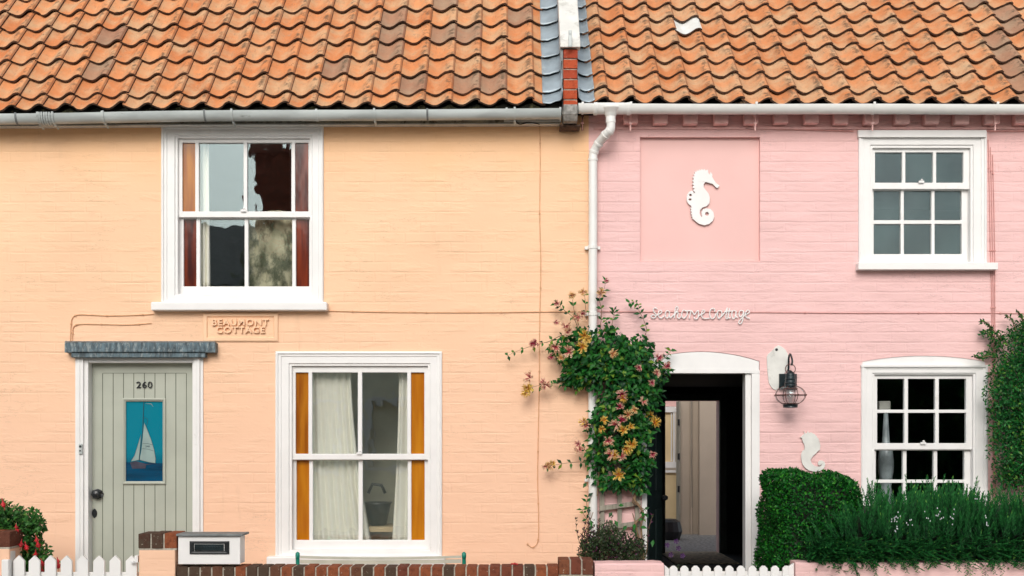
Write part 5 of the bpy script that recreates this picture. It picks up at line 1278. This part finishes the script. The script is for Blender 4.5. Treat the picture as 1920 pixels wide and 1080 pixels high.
for a, c, s in ((5, 940, 1.2), (30, 990, .9), (40, 1016, 1.1), (48, 1021, 1.2), (68, 1008, 1.0), (70, 1016, 1.2), (67, 1035, 1.0), (78, 1052, 1.1), (79, 1066, 1.2), (109, 1055, 1.2), (30, 985, .7), (-20, 1000, 1), (108, 1048, .8)):
    o = bpy.data.objects.new('flower', fme); COL.objects.link(o); o.parent = t; o.location = P(a, c, -1.12)-Vector(t.location); o.scale = (s*.82,)*3; o.rotation_euler = (random.uniform(-.3, .3), random.uniform(-.4, .4), random.uniform(0, 3))

q0 = P(1390, 192, gy)
n = 46; q = np.array(q0)+RNG.normal(size=(n, 3))*np.array([.022, .015, .012])
d_ = leaf_object('leaf_debris', q, rnd_unit(n)+np.array([.6, 0, -.7]), rnd_unit(n), RNG.uniform(.02, .05, n), .006, m_stem); tag(d_, 'small clump of dead twigs caught in the white gutter', 'debris')
# ------------------------------------------------------------------ houses across the street, mirrored in the panes
t = thing('house', 'cream rendered house across the street mirrored in the peach cottage windows', 'house', (-5, -15, 0))
b = MB(); yh = -12.3
b.plate([(-14, -.15), (3.2, -.15), (3.2, 4.3), (-14, 4.3)], [[(x, .8), (x+1.1, .8), (x+1.1, 2.2), (x, 2.2)] for x in (-6.6, -4.1, -2.6, .6)]+[[(x, 2.9), (x+1, 2.9), (x+1, 4.0), (x, 4.0)] for x in (-6.3, -2.5, .6)], yh, yh-.25)
b.box(-14, 3.2, yh-5, yh-.25, -.15, 4.3)
b.build('wall', simple('cream_render_across', (.84, .80, .62), .8, .1, 4), t)
b = MB(); b.add([(x, y, z) for x in (-14.2, 3.4) for y, z in ((yh+.25, 4.25), (yh-2.6, 5.75), (yh-5.2, 4.25))], [(0, 1, 4, 3), (1, 2, 5, 4), (0, 2, 1), (3, 4, 5), (0, 3, 5, 2)]); b.build('roof', simple('dark_slate_roof', (.20, .18, .17), .7, .4, 9, 1, 12), t)
b = MB(); b.box(-4.75, -4.15, yh-1.6, yh-.9, 4.7, 6.75); b.box(-4.83, -4.07, yh-1.7, yh-.8, 6.75, 6.9); b.box(-4.6, -4.35, yh-1.4, yh-1.1, 6.9, 7.2)
b.build('chimney', simple('chimney_brick_across', (.45, .12, .07), .9, .3, 12, 1, 30), t)
b = MB()
for x in (-6.6, -4.1, -2.6, .6): b.ring((x, x+1.1, .8, 2.2), (x+.09, x+1.01, .89, 2.11), [(0, yh-.24), (0, yh+.03), (1, yh+.02), (1, yh-.2)])
for x in (-6.3, -2.5, .6): b.ring((x, x+1, 2.9, 4.0), (x+.09, x+.91, 2.99, 3.91), [(0, yh-.24), (0, yh+.03), (1, yh+.02), (1, yh-.2)])
b.build('window_frames', m_white, t)
t = thing('tree', 'small pale olive tree before the house across the street, mirrored upstairs', 'tree', (-4.1, -11.5, -.1))
n = 1400; dv = rnd_unit(n); r = RNG.random(n)**.5; q = np.array([-4.05, -11.5, 3.9])+dv*r[:, None]*np.array([.75, .6, 1.15])
leaf_object('crown', q, rnd_unit(n), rnd_unit(n), RNG.uniform(.08, .2, n), RNG.uniform(.05, .1, n), leaf_mat('olive_leaf', (.14, .16, .07), (.6, .6, .42)), t)
b = MB(); b.tube([(-4.1, -11.5, -.1), (-4.05, -11.5, 2), (-4.1, -11.5, 4.2)], [.09, .07, .02], 8); b.build('trunk', m_stem, t)
t = thing('tree', 'dark leafy tree across the street mirrored in the pink cottage glass', 'tree', (8, -13.5, -.15))
n = 9000; dv = rnd_unit(n); r = RNG.random(n)**.4; q = np.array([8.2, -13.6, 1.9])+dv*r[:, None]*np.array([4.3, 1.6, 1.6])+rnd_unit(n)*.3
leaf_object('crown', q, rnd_unit(n), rnd_unit(n)+np.array([0, .5, .8]), RNG.uniform(.2, .4, n), RNG.uniform(.12, .2, n), m_shrub, t)
b = MB(); b.tube([(8, -13.6, -.15), (8.1, -13.6, 1.2), (7.9, -13.6, 2.4)], [.22, .17, .08], 10)
for a in range(6): b.tube([(8, -13.6, 1.5), (8+1.6*math.cos(a), -13.6+.7*math.sin(a), 2.5)], [.09, .02], 6)
b.build('trunk', m_stem, t)
